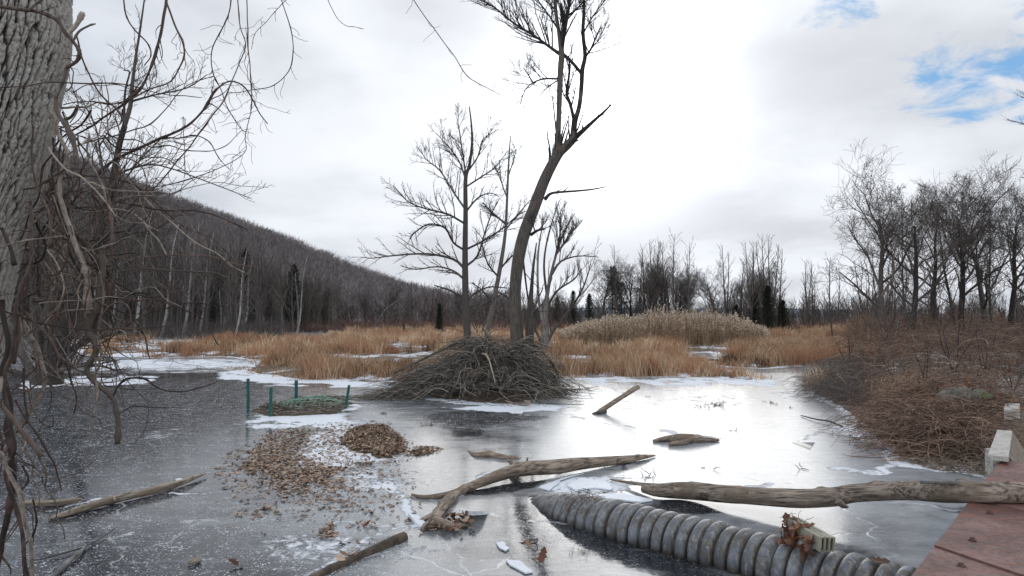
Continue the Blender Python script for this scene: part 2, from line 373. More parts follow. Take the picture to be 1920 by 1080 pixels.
M['log'] = aniso_log('weathered_log_grain', (.08, .06, .045), (.44, .345, .265), (.22, .165, .12))
M['branch_pale'] = aniso_log('rotten_pale_branch', (.12, .095, .07), (.50, .42, .33), (.27, .21, .155))
M['farhill'] = mk_hill('far_hill_hazed', (.07, .10, .15), (.12, .16, .22))  # blue of the distant air painted into the hill colour

# ---------------------------------------------------------------- land layout
def poly(pts): return np.array([G(x, y)[:2] for x, y in pts])
LAND = [
 # woods and marsh behind everything
 (poly([(-700, 622), (180, 619), (420, 618), (640, 621), (660, 632), (560, 640), (610, 655), (600, 672), (500, 676), (470, 693), (530, 707), (600, 712), (690, 709), (760, 716), (800, 722), (1000, 722), (1065, 708), (1100, 702), (1180, 707), (1260, 705), (1340, 708), (1415, 713), (1425, 706), (1360, 698), (1300, 690), (1322, 680), (1270, 672), (1280, 660), (1355, 660), (1365, 672), (1345, 684), (1420, 690), (1470, 684), (1540, 688), (1548, 704), (1530, 728), (1538, 745), (1590, 776), (1640, 800), (1690, 845), (1730, 862), (1800, 866), (1850, 880), (1940, 895), (2600, 900), (2900, 602), (-900, 602)]), 1.0),
 (poly([(150, 645), (220, 642), (330, 647), (420, 640), (520, 643), (640, 640), (640, 668), (480, 674), (420, 668), (330, 670), (220, 668), (170, 664)]), .8),
]
LAND.append((np.array([[-30, -40], [30, -40], [30, 2.8], [6, 3.0], [2.2, 2.9], [0, 2.6], [-2.0, 3.0], [-4, 3.2], [-30, 4.5]]), 1.2))
def sdist(x, y, pl):
    x = np.asarray(x, float); y = np.asarray(y, float); ins = np.zeros(x.shape, bool); dm = np.full(x.shape, 1e9)
    n = len(pl)
    for i in range(n):
        ax, ay = pl[i]; bx, by = pl[(i+1) % n]
        ex, ey = bx-ax, by-ay; t = np.clip(((x-ax)*ex+(y-ay)*ey)/(ex*ex+ey*ey+1e-12), 0, 1)
        dm = np.minimum(dm, (x-ax-t*ex)**2+(y-ay-t*ey)**2)
        c = ((ay > y) != (by > y)) & (x < (bx-ax)*(y-ay)/((by-ay) if by != ay else 1e-12)+ax); ins ^= c
    return np.where(ins, 1, -1)*np.sqrt(dm)
def land_sd(x, y):
    r = np.hypot(x, y); s = np.full(np.shape(x), -1e9)
    for pl, k in LAND: s = np.maximum(s, sdist(x, y, pl))
    return s+(fbm(x*.9, y*.9, 4, 3)-.5)*np.clip(r*.035, .3, 2.2)
RB = poly([(1620, 690), (1690, 800), (1745, 862), (1850, 876), (2000, 890), (2600, 890), (2600, 650), (1700, 650)])
def terrain_h(x, y):
    s = land_sd(x, y)
    h = np.where(s > 0, np.minimum(s*.10, .10)+.02, np.maximum(s*.35, -.35))
    h = h+np.where(s > 0, (fbm(x*.7, y*.7, 4, 9)-.4)*.16*np.clip(s, 0, 1), 0)
    h += .42*sstep(sdist(x, y, RB), -.2, 2.2)*(s > 0)
    h += 1.0*sstep(np.hypot(x, y), 110, 400)
    near = (y < 3.2) & (s > 0); h = np.where(near, np.minimum(.05+s*.5, .35), h)
    return h
def polar(rr, aa):
    Rr, A = np.meshgrid(rr, aa, indexing='ij'); return Rr*np.sin(A), Rr*np.cos(A)
def grid_faces(nr, na, wrap=False):
    i = np.arange(nr-1)[:, None]; j = np.arange(na if wrap else na-1)[None, :]; k = (j+1) % na
    return np.stack([i*na+j, i*na+k, (i+1)*na+k, (i+1)*na+j], -1).reshape(-1, 4)[:, ::-1]
aa = np.concatenate([np.linspace(-math.pi, -.78, 40, endpoint=False), np.linspace(-.78, .78, 640, endpoint=False), np.linspace(.78, math.pi, 40, endpoint=False)])
# terrain
rr = 1/np.linspace(1/.6, 1/4.5, 12, endpoint=False); rr = np.concatenate([rr, 1/np.linspace(1/4.5, 1/90, 300, endpoint=False), 90*(6000/90)**np.linspace(0, 1, 50)])
X, Y = polar(rr, aa); H = terrain_h(X, Y)
mb = MB(); mb.raw(np.stack([X, Y, H], -1).reshape(-1, 3), grid_faces(len(rr), len(aa), True))
terr = mb.build('terrain', M['ground']); terr['kind'] = 'structure'
PX_, PY_ = PXY(X, Y, 0)
sv = np.clip(1-sstep(PY_, 700, 740)*.7*(PX_ > 1500)-.75*(Y < 3.6)-.6*(np.hypot(X, Y) > 95), 0, 1)
at = terr.data.attributes.new('snowy', 'FLOAT', 'POINT'); at.data.foreach_set('value', sv.astype(np.float32).ravel())
# ice sheet
rr = np.concatenate([np.linspace(.5, 4.4, 8, endpoint=False), 1/np.linspace(1/4.4, 1/110, 470)])
X, Y = polar(rr, aa); Z = np.zeros_like(X)
mb = MB(); mb.raw(np.stack([X, Y, Z], -1).reshape(-1, 3), grid_faces(len(rr), len(aa), True))
ice = mb.build('frozen_pond', M['ice']); ice['kind'] = 'structure'
px, py = PXY(X, Y, 0)
wx = px+(fbm(X*1.6, Y*1.6, 4, 21)-.5)*60*np.clip((py-595)/200, .1, 1.2); wy = py+(fbm(X*1.6+9, Y*1.6, 4, 33)-.5)*42*np.clip((py-595)/200, .05, 1.0)
def ell(cx, cy, rx, ry, soft=.6, ang=0):
    dx = wx-cx; dy = wy-cy; c, s = math.cos(R(ang)), math.sin(R(ang))
    d = np.hypot((dx*c+dy*s)/rx, (-dx*s+dy*c)/ry); return 1-sstep(d, 1-soft, 1+soft*.5)
def caps(pts, w_, soft=.8):
    o = np.zeros_like(wx)
    for (x0, y0), (x1, y1) in zip(pts, pts[1:]):
        ex, ey = x1-x0, (y1-y0)*2.5; t = np.clip(((wx-x0)*ex+(wy-y0)*2.5*ey)/(ex*ex+ey*ey+1e-9), 0, 1)
        d = np.hypot(wx-x0-t*ex, (wy-y0)*2.5-t*ey)/w_; o = np.maximum(o, 1-sstep(d, 1-soft, 1+soft*.5))
    return o
shore = land_sd(X, Y)
sw = np.clip(np.hypot(X, Y)*.03, .15, 1.6)
snow = .62*sstep(shore, -sw*1.0, -sw*.05)*(Y > 5)
for a in [((570, 790), 112, 14, .6), ((600, 762), 85, 14, .5)]: snow = np.maximum(snow, ell(*a[0], *a[1:]))
for a in [(655, 835, 98, 48, .7), (612, 855, 62, 30, .7)]: snow = np.maximum(snow, .92*ell(*a))
snow = np.maximum(snow, .95*caps([(775, 737), (850, 750), (930, 761), (1000, 768), (1045, 765)], 24))
snow = np.maximum(snow, .8*caps([(430, 703), (520, 712), (600, 716), (690, 722), (760, 722)], 24))
snow = np.maximum(snow, .8*caps([(60, 722), (160, 716), (270, 712)], 22))
snow = np.maximum(snow, .62*caps([(180, 684), (330, 684), (460, 684), (560, 690)], 34))
snow = np.maximum(snow, .62*caps([(150, 642), (400, 642), (680, 640)], 20))
snow = np.maximum(snow, .75*caps([(1085, 710), (1180, 713), (1300, 714), (1440, 716)], 18))
snow = np.maximum(snow, .8*caps([(1590, 800), (1660, 835), (1720, 868), (1850, 888), (1930, 905)], 34))
snow = np.maximum(snow, .70*ell(1110, 905, 90, 22, .6)); snow = np.maximum(snow, .55*ell(700, 900, 110, 40, .9))
snow = np.maximum(snow, .50*ell(620, 1030, 240, 34, .9)); snow = np.maximum(snow, .6*caps([(720, 890), (730, 930), (770, 1000)], 22))
snow = np.maximum(snow, .6*caps([(1700, 860), (1650, 880), (1560, 876)], 18))
snow = np.maximum(snow, .6*ell(320, 925, 90, 4, .8))
for cv in ([(545, 1085), (650, 1038), (755, 994)], [(900, 893), (980, 866), (1100, 858)], [(100, 958), (240, 920), (340, 894)], [(1230, 812), (1290, 808), (1350, 820)], [(1300, 905), (1450, 912)]):
    snow = np.maximum(snow, .58*caps(cv, 9, .9))
for cv in ([(1040, 768), (1062, 752), (1110, 738), (1200, 729), (1330, 727)], [(1040, 770), (1090, 782), (1180, 800)], [(1060, 742), (1100, 728), (1180, 722)], [(700, 742), (780, 732), (850, 740)], [(1150, 760), (1300, 748), (1500, 744)], [(1500, 830), (1580, 800), (1620, 806)]):
    snow = np.maximum(snow, .50*caps(cv, 6, .9))
frost = .52+.30*sstep(px, 850, 1050)*(1-sstep(py, 960, 1060)*.75)-.62*(1-sstep(px, 420, 760))*(1-.5*sstep(py, 860, 1000))
frost += .24*ell(600, 960, 260, 120, .9)+.20*ell(1350, 820, 420, 110, .9)-.50*ell(1090, 975, 190, 80, .8)-.35*ell(1300, 1040, 330, 70, .9)-.25*ell(950, 820, 60, 60, .9)-.25*ell(1720, 990, 110, 60, .9)-.15*ell(300, 1060, 300, 60, .9)
frost = np.where(py < 700, .62, frost)
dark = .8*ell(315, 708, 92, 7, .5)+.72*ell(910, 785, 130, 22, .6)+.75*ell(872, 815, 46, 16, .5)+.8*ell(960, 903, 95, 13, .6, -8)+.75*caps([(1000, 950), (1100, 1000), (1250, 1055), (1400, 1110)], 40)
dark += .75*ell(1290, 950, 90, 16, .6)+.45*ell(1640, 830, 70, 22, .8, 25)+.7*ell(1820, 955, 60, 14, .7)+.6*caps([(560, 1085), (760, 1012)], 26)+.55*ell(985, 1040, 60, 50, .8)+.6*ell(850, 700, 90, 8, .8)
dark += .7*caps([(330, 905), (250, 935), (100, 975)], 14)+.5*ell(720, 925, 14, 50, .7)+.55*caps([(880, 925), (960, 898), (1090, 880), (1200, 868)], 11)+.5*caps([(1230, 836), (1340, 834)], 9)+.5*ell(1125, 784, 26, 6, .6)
speck = .25+.75*(1-sstep(px, 520, 900))*sstep(py, 690, 730)+.45*ell(700, 1010, 350, 90, .9)+.6*ell(910, 785, 140, 26, .6)
streak = .15+.55*sstep(px, 980, 1150)*(1-sstep(py, 860, 960))+.3*(py < 700)
wet = np.clip(.9*ell(1090, 975, 210, 90, .8)+sstep(px, 900, 1050)*sstep(py, 900, 980)+.4*sstep(px, 1000, 1200)+.6*(dark > .4), 0, 1)
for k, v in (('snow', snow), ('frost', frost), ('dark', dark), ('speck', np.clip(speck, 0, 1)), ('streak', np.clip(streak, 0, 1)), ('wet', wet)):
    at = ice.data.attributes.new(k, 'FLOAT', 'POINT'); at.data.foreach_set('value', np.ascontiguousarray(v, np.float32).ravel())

# ---------------------------------------------------------------- hill and far hill
skx = [-900, -300, 0, 150, 280, 380, 480, 560, 640, 700, 760, 860, 920, 1000]
sky_ = [130, 202, 282, 332, 381, 417, 451, 481, 512, 533, 553, 580, 593, 597]
def hill_h(x, y):
    p = 960+FPX*x/np.maximum(y, 1); Hr = (595-np.interp(p, skx, sky_))/FPX*430
    Hr = Hr*(1-sstep(p, 860, 1000)*.3)
    return Hr*sstep(y, 95, 430)*(1-.6*sstep(y, 450, 900))+(fbm(x*.02, y*.02, 4, 5)-.5)*6*sstep(y, 130, 200)*np.clip(Hr/20, 0, 1)-1.0
ys = np.concatenate([np.linspace(95, 440, 60), np.linspace(460, 1200, 16)]); ps = np.linspace(-900, 1000, 120)
YY, PP = np.meshgrid(ys, ps, indexing='ij'); XX = (PP-960)/FPX*YY
mb = MB(); mb.raw(np.stack([XX, YY, hill_h(XX, YY)+.4], -1).reshape(-1, 3), grid_faces(len(ys), len(ps)))
o = mb.build('hill', M['hill']); o['kind'] = 'structure'
ys = np.linspace(2200, 3400, 8); xs = np.linspace(-1500, 2600, 80); YY, XX = np.meshgrid(ys, xs, indexing='ij')
hh = np.sin(np.clip((YY-2200)/1200, 0, 1)*math.pi)*(44+18*(fbm(XX*.002, YY*0, 3, 8)-.5))*np.exp(-((XX-720)/900)**4)
mb = MB(); mb.raw(np.stack([XX, YY, hh], -1).reshape(-1, 3), grid_faces(8, 80)); o = mb.build('distant_hill', M['farhill']); o['kind'] = 'structure'

# ---------------------------------------------------------------- branch growing
def nrm(v): v = np.asarray(v, float); return v/(np.linalg.norm(v)+1e-9)
class Br:
    def __init__(s, seed=0): s.r = random.Random(seed); s.L = []
    def add(s, P, Rr, lvl=0): s.L.append((np.asarray(P, float), np.asarray(Rr, float), lvl))
    def curve(s, p, d, L, r0, r1, n, wob, up, lvl):
        P = [np.array(p, float)]; d = nrm(d); st = L/(n-1)
        for i in range(n-1):
            d = nrm(d+np.array([s.r.gauss(0, wob), s.r.gauss(0, wob), s.r.gauss(0, wob)+up])); P.append(P[-1]+d*st)
        s.add(P, np.linspace(r0, r1, n), lvl); return s.L[-1]
    def at(s, P, t):
        f = t*(len(P)-1); i = min(int(f), len(P)-2); return P[i]+(P[i+1]-P[i])*(f-i), nrm(P[i+1]-P[i])
    def sprout(s, br, n, lo, hi, Lf, ang, up, rf, lvl, maxlvl, npts=5, wob=.12, rmin=.004, kids=4, taper=.6, minL=.05):
        P, Rr, _ = br; tot = np.linalg.norm(np.diff(P, axis=0), axis=1).sum()
        for k in range(n):
            t = lo+(hi-lo)*(k+s.r.random())/n; q, d = s.at(P, t)
            r = max(np.interp(t*(len(P)-1), range(len(P)), Rr)*rf, rmin)
            a = s.r.uniform(0, 2*math.pi); u = nrm(np.cross(d, [.3, .2, 1] if abs(d[2]) < .9 else [1, 0, .2])); v = np.cross(d, u)
            side = u*math.cos(a)+v*math.sin(a); an = R(ang*s.r.uniform(.7, 1.25))
            dd = nrm(d*math.cos(an)+side*math.sin(an)+np.array([0, 0, up]))
            L = Lf*tot*(1-taper*t)*s.r.uniform(.6, 1.2)
            if L < minL: continue
            b = s.curve(q, dd, L, r, max(r*.35, rmin*.7), npts, wob, up*.35, lvl)
            if lvl < maxlvl: s.sprout(b, kids, .2, .95, Lf*1.05, ang*1.0, up, rf, lvl+1, maxlvl, max(npts-1, 3), wob*1.2, rmin, kids, taper, minL)
    def mesh(s, name, m, parent, lv=None, S=None, loc=None):
        b = MB(); by = {}
        for P, Rr, l in s.L:
            if lv is not None and l not in lv: continue
            sides = 3 if l >= 2 else (5 if l == 1 else 9)
            if S: sides = S
            by.setdefault((len(P), sides), []).append((P, Rr))
        if not by: return None
        for (n, sd), L in by.items(): b.tubes(np.array([x[0] for x in L]), np.array([x[1] for x in L]), sd, np.array([s.r.random() for _ in L]), cap=sd >= 5)
        return b.build(name, m, parent, loc=loc)
def smooth_path(pts, k=4):      # Catmull-Rom through points (n,4) -> more points
    P = np.asarray(pts, float); P = np.vstack([2*P[0]-P[1], P, 2*P[-1]-P[-2]]); out = []
    for i in range(1, len(P)-2):
        for j in range(k):
            t = j/k; a, b, c, d = P[i-1], P[i], P[i+1], P[i+2]
            out.append(.5*((2*b)+(-a+c)*t+(2*a-5*b+4*c-d)*t*t+(-a+3*b-3*c+d)*t**3))
    out.append(P[-2]); return np.array(out)
def traced(pts, Y, dy=0.0, k=4, wdef=None):      # pixel path -> 3-D path + radii, receding by dy along its length
    n = len(pts); rows = []; wl = wdef or 4
    for i, p in enumerate(pts):
        y = Y+(dy*i/(n-1) if n > 1 else 0); q = D(p[0], p[1], y); wl = p[2] if len(p) > 2 else wl
        rows.append([*q, wl/2*y/FPX])
    # interpolate missing widths linearly between the given ones
    known = [i for i, p in enumerate(pts) if len(p) > 2]
    if known:
        wv = np.interp(range(n), known, [pts[i][2] for i in known])
        for i in range(n): rows[i][3] = wv[i]/2*(Y+(dy*i/(n-1) if n > 1 else 0))/FPX
    S = smooth_path(rows, k); return S[:, :3], np.maximum(S[:, 3], .0012)

# ---------------------------------------------------------------- prototype trees
def proto_tree(kind, seed):
    b = Br(seed); r = b.r
    if kind == 'forest':
        H_ = 17; tr = b.curve((0, 0, -.3), (r.uniform(-.05, .05), 0, 1), H_, .20, .03, 10, .035, .02, 0)
        b.sprout(tr, 24, .22, .97, .26, 42, .22, .45, 1, 3, 5, .12, .014, 6, .55)
    elif kind == 'lean':
        H_ = 16; tr = b.curve((0, 0, -.3), (.30, r.uniform(-.1, .1), 1), H_, .21, .03, 10, .05, .015, 0)
        b.sprout(tr, 18, .3, .97, .28, 40, .2, .45, 1, 3, 5, .13, .014, 5, .55)
    elif kind == 'oak':
        H_ = 11; tr = b.curve((0, 0, -.3), (r.uniform(-.12, .12), 0, 1), H_*.82, .25, .07, 9, .09, .02, 0)
        b.sprout(tr, 12, .30, 1.0, .66, 54, .20, .55, 1, 4, 7, .15, .009, 6, .35)
    elif kind == 'multi':
        for k in range(4):
            a = k*1.6+r.random(); tr = b.curve((math.cos(a)*.2, math.sin(a)*.2, -.2), (math.cos(a)*.35, math.sin(a)*.35, 1), r.uniform(7, 10), .13, .02, 8, .09, .03, 0)
            b.sprout(tr, 10, .2, .97, .36, 42, .2, .45, 1, 3, 5, .14, .010, 4, .5)
    elif kind == 'snag':
        H_ = 9; tr = b.curve((0, 0, -.3), (r.uniform(-.05, .12), 0, 1), H_, .19, .05, 9, .06, .01, 0)
        b.sprout(tr, 6, .45, .97, .22, 55, .1, .4, 1, 2, 5, .16, .016, 3, .5)
    return b
def make_tree(kind, seed, matn, twm):
    b = proto_tree(kind, seed); root = bpy.data.objects.new('bare_tree', None); COL.objects.link(root)
    b.mesh('trunk', M[matn], root, {0}); b.mesh('crown', M[twm], root, {1, 2, 3, 4}); return root
def make_conifer(seed, H_, W, matn='cedar', pine=False):
    r = random.Random(seed); root = bpy.data.objects.new('evergreen_tree', None); COL.objects.link(root)
    b = Br(seed); b.curve((0, 0, -.2), (0, 0, 1), H_, .05*W+.06, .02, 8, .02, 0, 0)
    n = 300 if not pine else 200; V = []; T = []; rn = []
    for i in range(n):
        t = (i+r.random())/n; z = H_*(.05+.95*t) if not pine else H_*(.3+.7*t)
        a = i*2.4+r.random(); wd = W*(1-t)**.7*(.55+.6*r.random())+.12
        if pine: wd = W*(.35+.9*math.sin(math.pi*(.15+.8*t)))*r.uniform(.4, 1)
        tip = np.array([math.cos(a)*wd, math.sin(a)*wd, z+wd*r.uniform(-.1, .35)]); base = np.array([0, 0, z-wd*.1])
        b.add([base, (base+tip)/2+[0, 0, .04], tip], [.025, .018, .008], 2)
        m_ = 17
        for k in range(m_):
            f = r.uniform(.25, 1.05); c = base+(tip-base)*f+np.array([r.gauss(0, .13*wd+.05), r.gauss(0, .13*wd+.05), r.gauss(0, .07*wd+.05)])
            s_ = r.uniform(.10, .26)*(1.0+.1*W); d1 = nrm([r.gauss(0, 1), r.gauss(0, 1), r.gauss(.2, .6)]); d2 = nrm(np.cross(d1, [r.random(), r.random(), 1]))
            V += [c-d2*s_*.22, c+d2*s_*.22, c+d1*s_]; rn += [r.random()]*3
    V = np.array(V); mb = MB(); mb.raw(V, None, np.arange(len(V)).reshape(-1, 3), np.array(rn))
    b.mesh('trunk', M['bark_dark'], root); mb.build('crown', M[matn], root, smooth=False); return root
PROT = {k: [make_tree(kk, s, m1, m2) for s, m1, m2 in L] for k, kk, L in [
    ('forest', 'forest', [(1, 'bark', 'twig'), (2, 'bark', 'twig'), (3, 'bark_dark', 'twig'), (4, 'bark_pale', 'twig')]),
    ('lean', 'lean', [(5, 'bark_pale', 'twig'), (6, 'bark', 'twig')]),
    ('oak', 'oak', [(7, 'bark_dark', 'twig'), (8, 'bark_dark', 'twig'), (9, 'bark_dark', 'twig')]),
    ('multi', 'multi', [(10, 'bark_dark', 'twig_red'), (11, 'bark', 'twig')]),
    ('snag', 'snag', [(12, 'bark_pale', 'bark_pale'), (13, 'bark_pale', 'bark_pale')])]}
PROT['cedar'] = [make_conifer(20, 6, 1.0), make_conifer(21, 8, 1.5)]
PROT['pine'] = [make_conifer(22, 11, 2.4, 'cedar_pine', True)]
used = set()
def plant(kind, i, x, y, rz=None, s=1.0, label=None, cat='tree', group=None, sz=1.0):
    p = PROT[kind][i]
    o = p if p.name not in used else copy_tree(p)
    used.add(p.name); z = float(terrain_h(np.array([x]), np.array([y]))[0])
    o.location = (x, y, z); o.rotation_euler = (0, 0, rz if rz is not None else random.uniform(0, 6.28)); o.scale = (s, s, s*sz)
    tag(o, label, cat, group); return o
def gx(p, y): return (p-960)/FPX*y
# left wood at the foot of the hill
rw = random.Random(5)
for k in range(128):
    y = 62+rw.random()**1.3*48; p = rw.uniform(-120, 600)
    if y < 85 and p > 560: continue
    q = rw.random()
    if q < .72: plant('forest', rw.randrange(4), gx(p, y), y, s=rw.uniform(.8, 1.12)*float(np.interp(p, [0, 200, 330, 450, 600], [1.15, 1.1, .92, .72, .56]))*(y/95)**.6, label='bare grey forest tree standing in the close-grown wood at the foot of the hill', group='bare trees of the wood below the hill')
    elif q < .97: plant('lean', rw.randrange(2), gx(p, y), y, rz=rw.uniform(-.5, .5), s=rw.uniform(.7, 1.0)*float(np.interp(p, [0, 330, 450, 600], [1, .85, .7, .55])), label='bare forest tree leaning to the right in the wood below the hill', group='leaning bare trees of the wood below the hill')
for j, (p, y, s, lab) in enumerate([(415, 72, .60, 'pale dead broken trunk at the wood edge left of the tall dark cedar'), (452, 74, .8, 'pale curved dead trunk in front of the tall dark cedar'), (560, 78, .85, 'whitish slender dead trunk right of the tall dark cedar, in the sedge')]):
    plant('snag', j % 2, gx(p, y), y, rz=[.4, 2.6, 0.2][j], s=s, label=lab)
for j, (p, y, s) in enumerate([(250, 64, 1), (300, 66, .95), (370, 70, .9), (160, 62, 1.0), (340, 64, .92)]):
    plant('lean', 0, gx(p, y), y, rz=rw.uniform(-.3, .3), s=s*.8, label='pale-barked tree leaning right at the front edge of the left wood', group='pale leaning trees at the wood edge')
plant('cedar', 1, gx(458, 84), 84, s=1.28, sz=1.05, label='tall dark evergreen cedar at the wood edge below the hill', cat='tree')
plant('cedar', 1, gx(550, 95), 95, s=1.2, label='dark evergreen with a narrow crown, right of the tall cedar', cat='tree')
plant('cedar', 0, gx(824, 70), 70, s=.55, label='small lone cedar in the marsh, left of the slender bare tree', cat='tree')
plant('cedar', 1, gx(395, 92), 92, s=.9, label='dark evergreen half hidden among trunks left of the tall cedar', cat='tree')
# middle distance behind the marsh
for k in range(36):
    y = rw.uniform(105, 150); p = rw.uniform(590, 1060)
    kd = rw.choice(['multi', 'forest', 'oak', 'multi']); top = (595-np.interp(p, [590, 700, 800, 900, 1060], [512, 515, 525, 530, 520]))/FPX*y
    hh_ = {'multi': 9.5, 'forest': 16.5, 'oak': 13}[kd]
    plant(kd, rw.randrange(2), gx(p, y), y, s=top/hh_*rw.uniform(.75, 1.25), label='bare brown tree in the low wood behind the middle of the marsh', group='bare trees behind the marsh')
for k in range(26):
    y = rw.uniform(105, 130); p = rw.choice([rw.uniform(1110, 1240), rw.uniform(1210, 1310)]) 
    plant(rw.choice(['oak', 'forest', 'forest']), rw.randrange(3), gx(p, y), y, s=rw.uniform(.8, 1.06)*y/125, label='bare tree in the grove standing behind the reed bed', group='bare trees behind the reed bed')
for p, y, s, sz, pr, lab in [(1148, 112, .92, 1, 'pine', 'tall dark pine behind the left half of the reed bed'), (1165, 118, .8, .9, 'pine', 'dark pine crowded against the tall pine behind the reeds'), (1195, 115, .62, 1, 'pine', 'shorter pine right of the tall pine behind the reeds'), (1105, 105, .85, .8, 'cedar', 'conical evergreen at the left end of the reed bed'), (1075, 110, .9, .85, 'cedar', 'dark evergreen right of the leaning tree, behind the reeds'), (1225, 120, .5, .9, 'pine', 'low evergreen behind the middle of the reed bed'), (1045, 112, .8, .8, 'cedar', 'evergreen just right of the leaning trunk, far behind the marsh')]:
    plant(pr, 0 if pr == 'pine' else 1, gx(p, y), y, s=s, sz=sz, label=lab)
for k in range(24):
    y = rw.uniform(80, 105); p = rw.gauss(1405, 40)
    plant(rw.choice(['oak', 'forest', 'multi', 'forest']), rw.randrange(2), gx(p, y), y, s=rw.uniform(.55, .8)*y/90, label='bare tree in the dark clump right of the reed bed', group='bare trees of the dark clump right of the reeds')
for p, y, s, sz, lab in [(1440, 78, .85, .8, 'dark vine-smothered evergreen in the clump right of the reeds'), (1468, 80, .78, .62, 'low dark evergreen at the right foot of the clump beyond the reeds'), (1415, 82, .75, .8, 'dark evergreen in the middle of the clump right of the reeds'), (1380, 84, .6, .7, 'small evergreen at the left of the clump right of the reeds')]:
    plant('cedar', 1, gx(p, y), y, s=s, sz=sz, label=lab)
plant('forest', 1, gx(1365, 84), 84, s=.58, label='tallest bare tree rising above the dark clump right of the reeds')
plant('forest', 2, gx(1560, 58), 58, s=.42, label='lone bare tree with a forked trunk between the clump and the big right-hand trees')
for k in range(26):
    y = rw.uniform(90, 150); p = rw.uniform(1490, 1700); plant(rw.choice(['forest', 'multi', 'forest']), rw.randrange(3) % 2, gx(p, y), y, s=rw.uniform(.5, .85)*y/120, label='small bare tree in the far low wood at the right', group='bare trees of the far wood at the right')
# big spreading trees at the right
for p, y, s, i, lab in [(1650, 44, .98, 0, 'broad spreading bare tree, leftmost of the large right-hand trees'), (1712, 43, .86, 1, 'dark bare tree with leaning trunk and vines, second of the large right-hand trees'), (1745, 48, .92, 2, 'bare tree with a dense round crown, third of the large right-hand trees'), (1800, 45, .93, 1, 'tall bare tree with forked trunk in the middle of the right-hand trees'), (1850, 48, .98, 0, 'rounded bare tree behind the forked one on the right'), (1895, 44, .84, 2, 'bare tree with crown reaching the right edge of the photo'), (1955, 40, .74, 0, 'bare tree whose trunk stands beyond the right edge')]:
    plant('oak', i, gx(p, y), y, s=s, label=lab)
for p, y, s, k_, i in [(1790, 52, .62, 'forest', 0), (1860, 56, .62, 'forest', 1), (1760, 60, .66, 'forest', 2), (1910, 60, .66, 'forest', 0), (1700, 62, .62, 'forest', 2)]:
    plant(k_, i, gx(p, y), y, s=s, label='slim bare tree between the large right-hand trees', group='slim bare trees on the right')
for k in range(20):
    y = rw.uniform(28, 52); p = rw.uniform(1640, 2050)
    if y < 30 and p < 1760: continue
    plant('multi', rw.randrange(2), gx(p, y), y, s=rw.uniform(.22, .42)*(y/36)**.5, label='tangled leafless shrub under the large trees on the right bank', cat='shrub', group='shrubs under the right-hand trees')

# ---------------------------------------------------------------- far wood masses (stuff)
def mass(name, pts, hs, m, lab, cat, nb=34, wd=.16, seed=1, spread=.22, brush=False):
    r = np.random.default_rng(seed); n = len(pts); P = np.asarray(pts); hs = np.asarray(hs)
    lean = r.normal(0, .06, (n, 2)); B = n*nb; base = np.repeat(P, nb, 0); h = np.repeat(hs, nb); ln = np.repeat(lean, nb, 0); u = r.random(B); k = np.arange(B) % nb == 0
    t0 = np.where(k, 0, u**(1.5 if brush else .8)*(.5 if brush else .85)); a = r.random(B)*6.283; a0 = a+r.normal(0, .9, B)
    off = np.where(k, 0, r.random(B)*spread*1.3*(.3+t0)*(1.25-t0)*h)      # start of a branch, some way out from the stem
    st = base+np.stack([ln[:, 0]*h*t0+np.cos(a0)*off, ln[:, 1]*h*t0+np.sin(a0)*off, t0*h], -1)
    L = np.where(k, h*.95, h*(.10+.30*r.random(B))*(1.15-.7*t0)); sp_ = np.where(k, .0, spread*(.6+3.2*r.random(B)))
    d = np.stack([np.cos(a)*sp_+np.where(k, ln[:, 0], 0), np.sin(a)*sp_+np.where(k, ln[:, 1], 0), np.ones(B)], -1); d /= np.linalg.norm(d, axis=1, keepdims=True)
    e = st+d*L[:, None]; a2 = r.random(B)*6.283; sd = np.stack([np.cos(a2), np.sin(a2), 0*a2], -1)*(wd*np.where(k, 1.2+.8*r.random(B), .45+.5*r.random(B)))[:, None]
    V = np.stack([st-sd/2, st+sd/2, e+sd*.1], 1).reshape(-1, 3); T = np.arange(B*3).reshape(-1, 3)
    mb = MB(); mb.raw(V, None, T, np.repeat(r.random(B)*.4+np.repeat(r.random(n), nb)*.6, 3)); o = mb.build(name, m, smooth=False)
    return tag(o, lab, cat, None, 'stuff')
r2 = np.random.default_rng(3)
n = 9000; y = 125+320*np.sqrt(r2.random(n)); p = r2.uniform(-250, 960, n); x = gx(p, y); z = hill_h(x, y)
mass('hillside_wood', np.stack([x, y, z], -1), 6.5+5.5*r2.random(n)**1.5, M['hillwood'], 'leafless purplish-brown wood covering the whole hillside', 'woodland', 60, .25, 1, .36)
n = 700; y = r2.uniform(140, 220, n); p = r2.uniform(560, 2100, n); x = gx(p, y)
mass('far_wood', np.stack([x, y, 0*x+.1], -1), (4.0+5.0*r2.random(n)**2)*y/160*np.where((p > 1060) & (p < 1500), .8, 1.0), M['bark'], 'low leafless wood closing off the far side of the marsh', 'woodland', 110, .12, 4)
n = 2600; y = r2.uniform(88, 128, n); p = np.where(r2.random(n) < .55, r2.uniform(540, 1060, n), r2.uniform(1300, 2000, n)); x = gx(p, y)
mass('undergrowth', np.stack([x, y, 0*x], -1), (1.2+2.0*r2.random(n)**2), M['twig_red'], 'reddish-brown leafless brush along the far edge of the marsh', 'undergrowth', 40, .07, 6, .5, True)
n = 330; y = r2.uniform(95, 135, n); p = r2.uniform(-150, 620, n); x = gx(p, y)
mass('wood_stand', np.stack([x, y, 0*x+.1], -1), np.interp(p, [0, 200, 400, 620], [19, 17, 13, 9])*(.6+.5*r2.random(n)), M['bark'], 'close-grown grey trunks deeper in the wood at the foot of the hill', 'woodland', 120, .12, 14, .12)
n = 900; y = r2.uniform(60, 95, n); p = r2.uniform(-100, 540, n); x = gx(p, y)
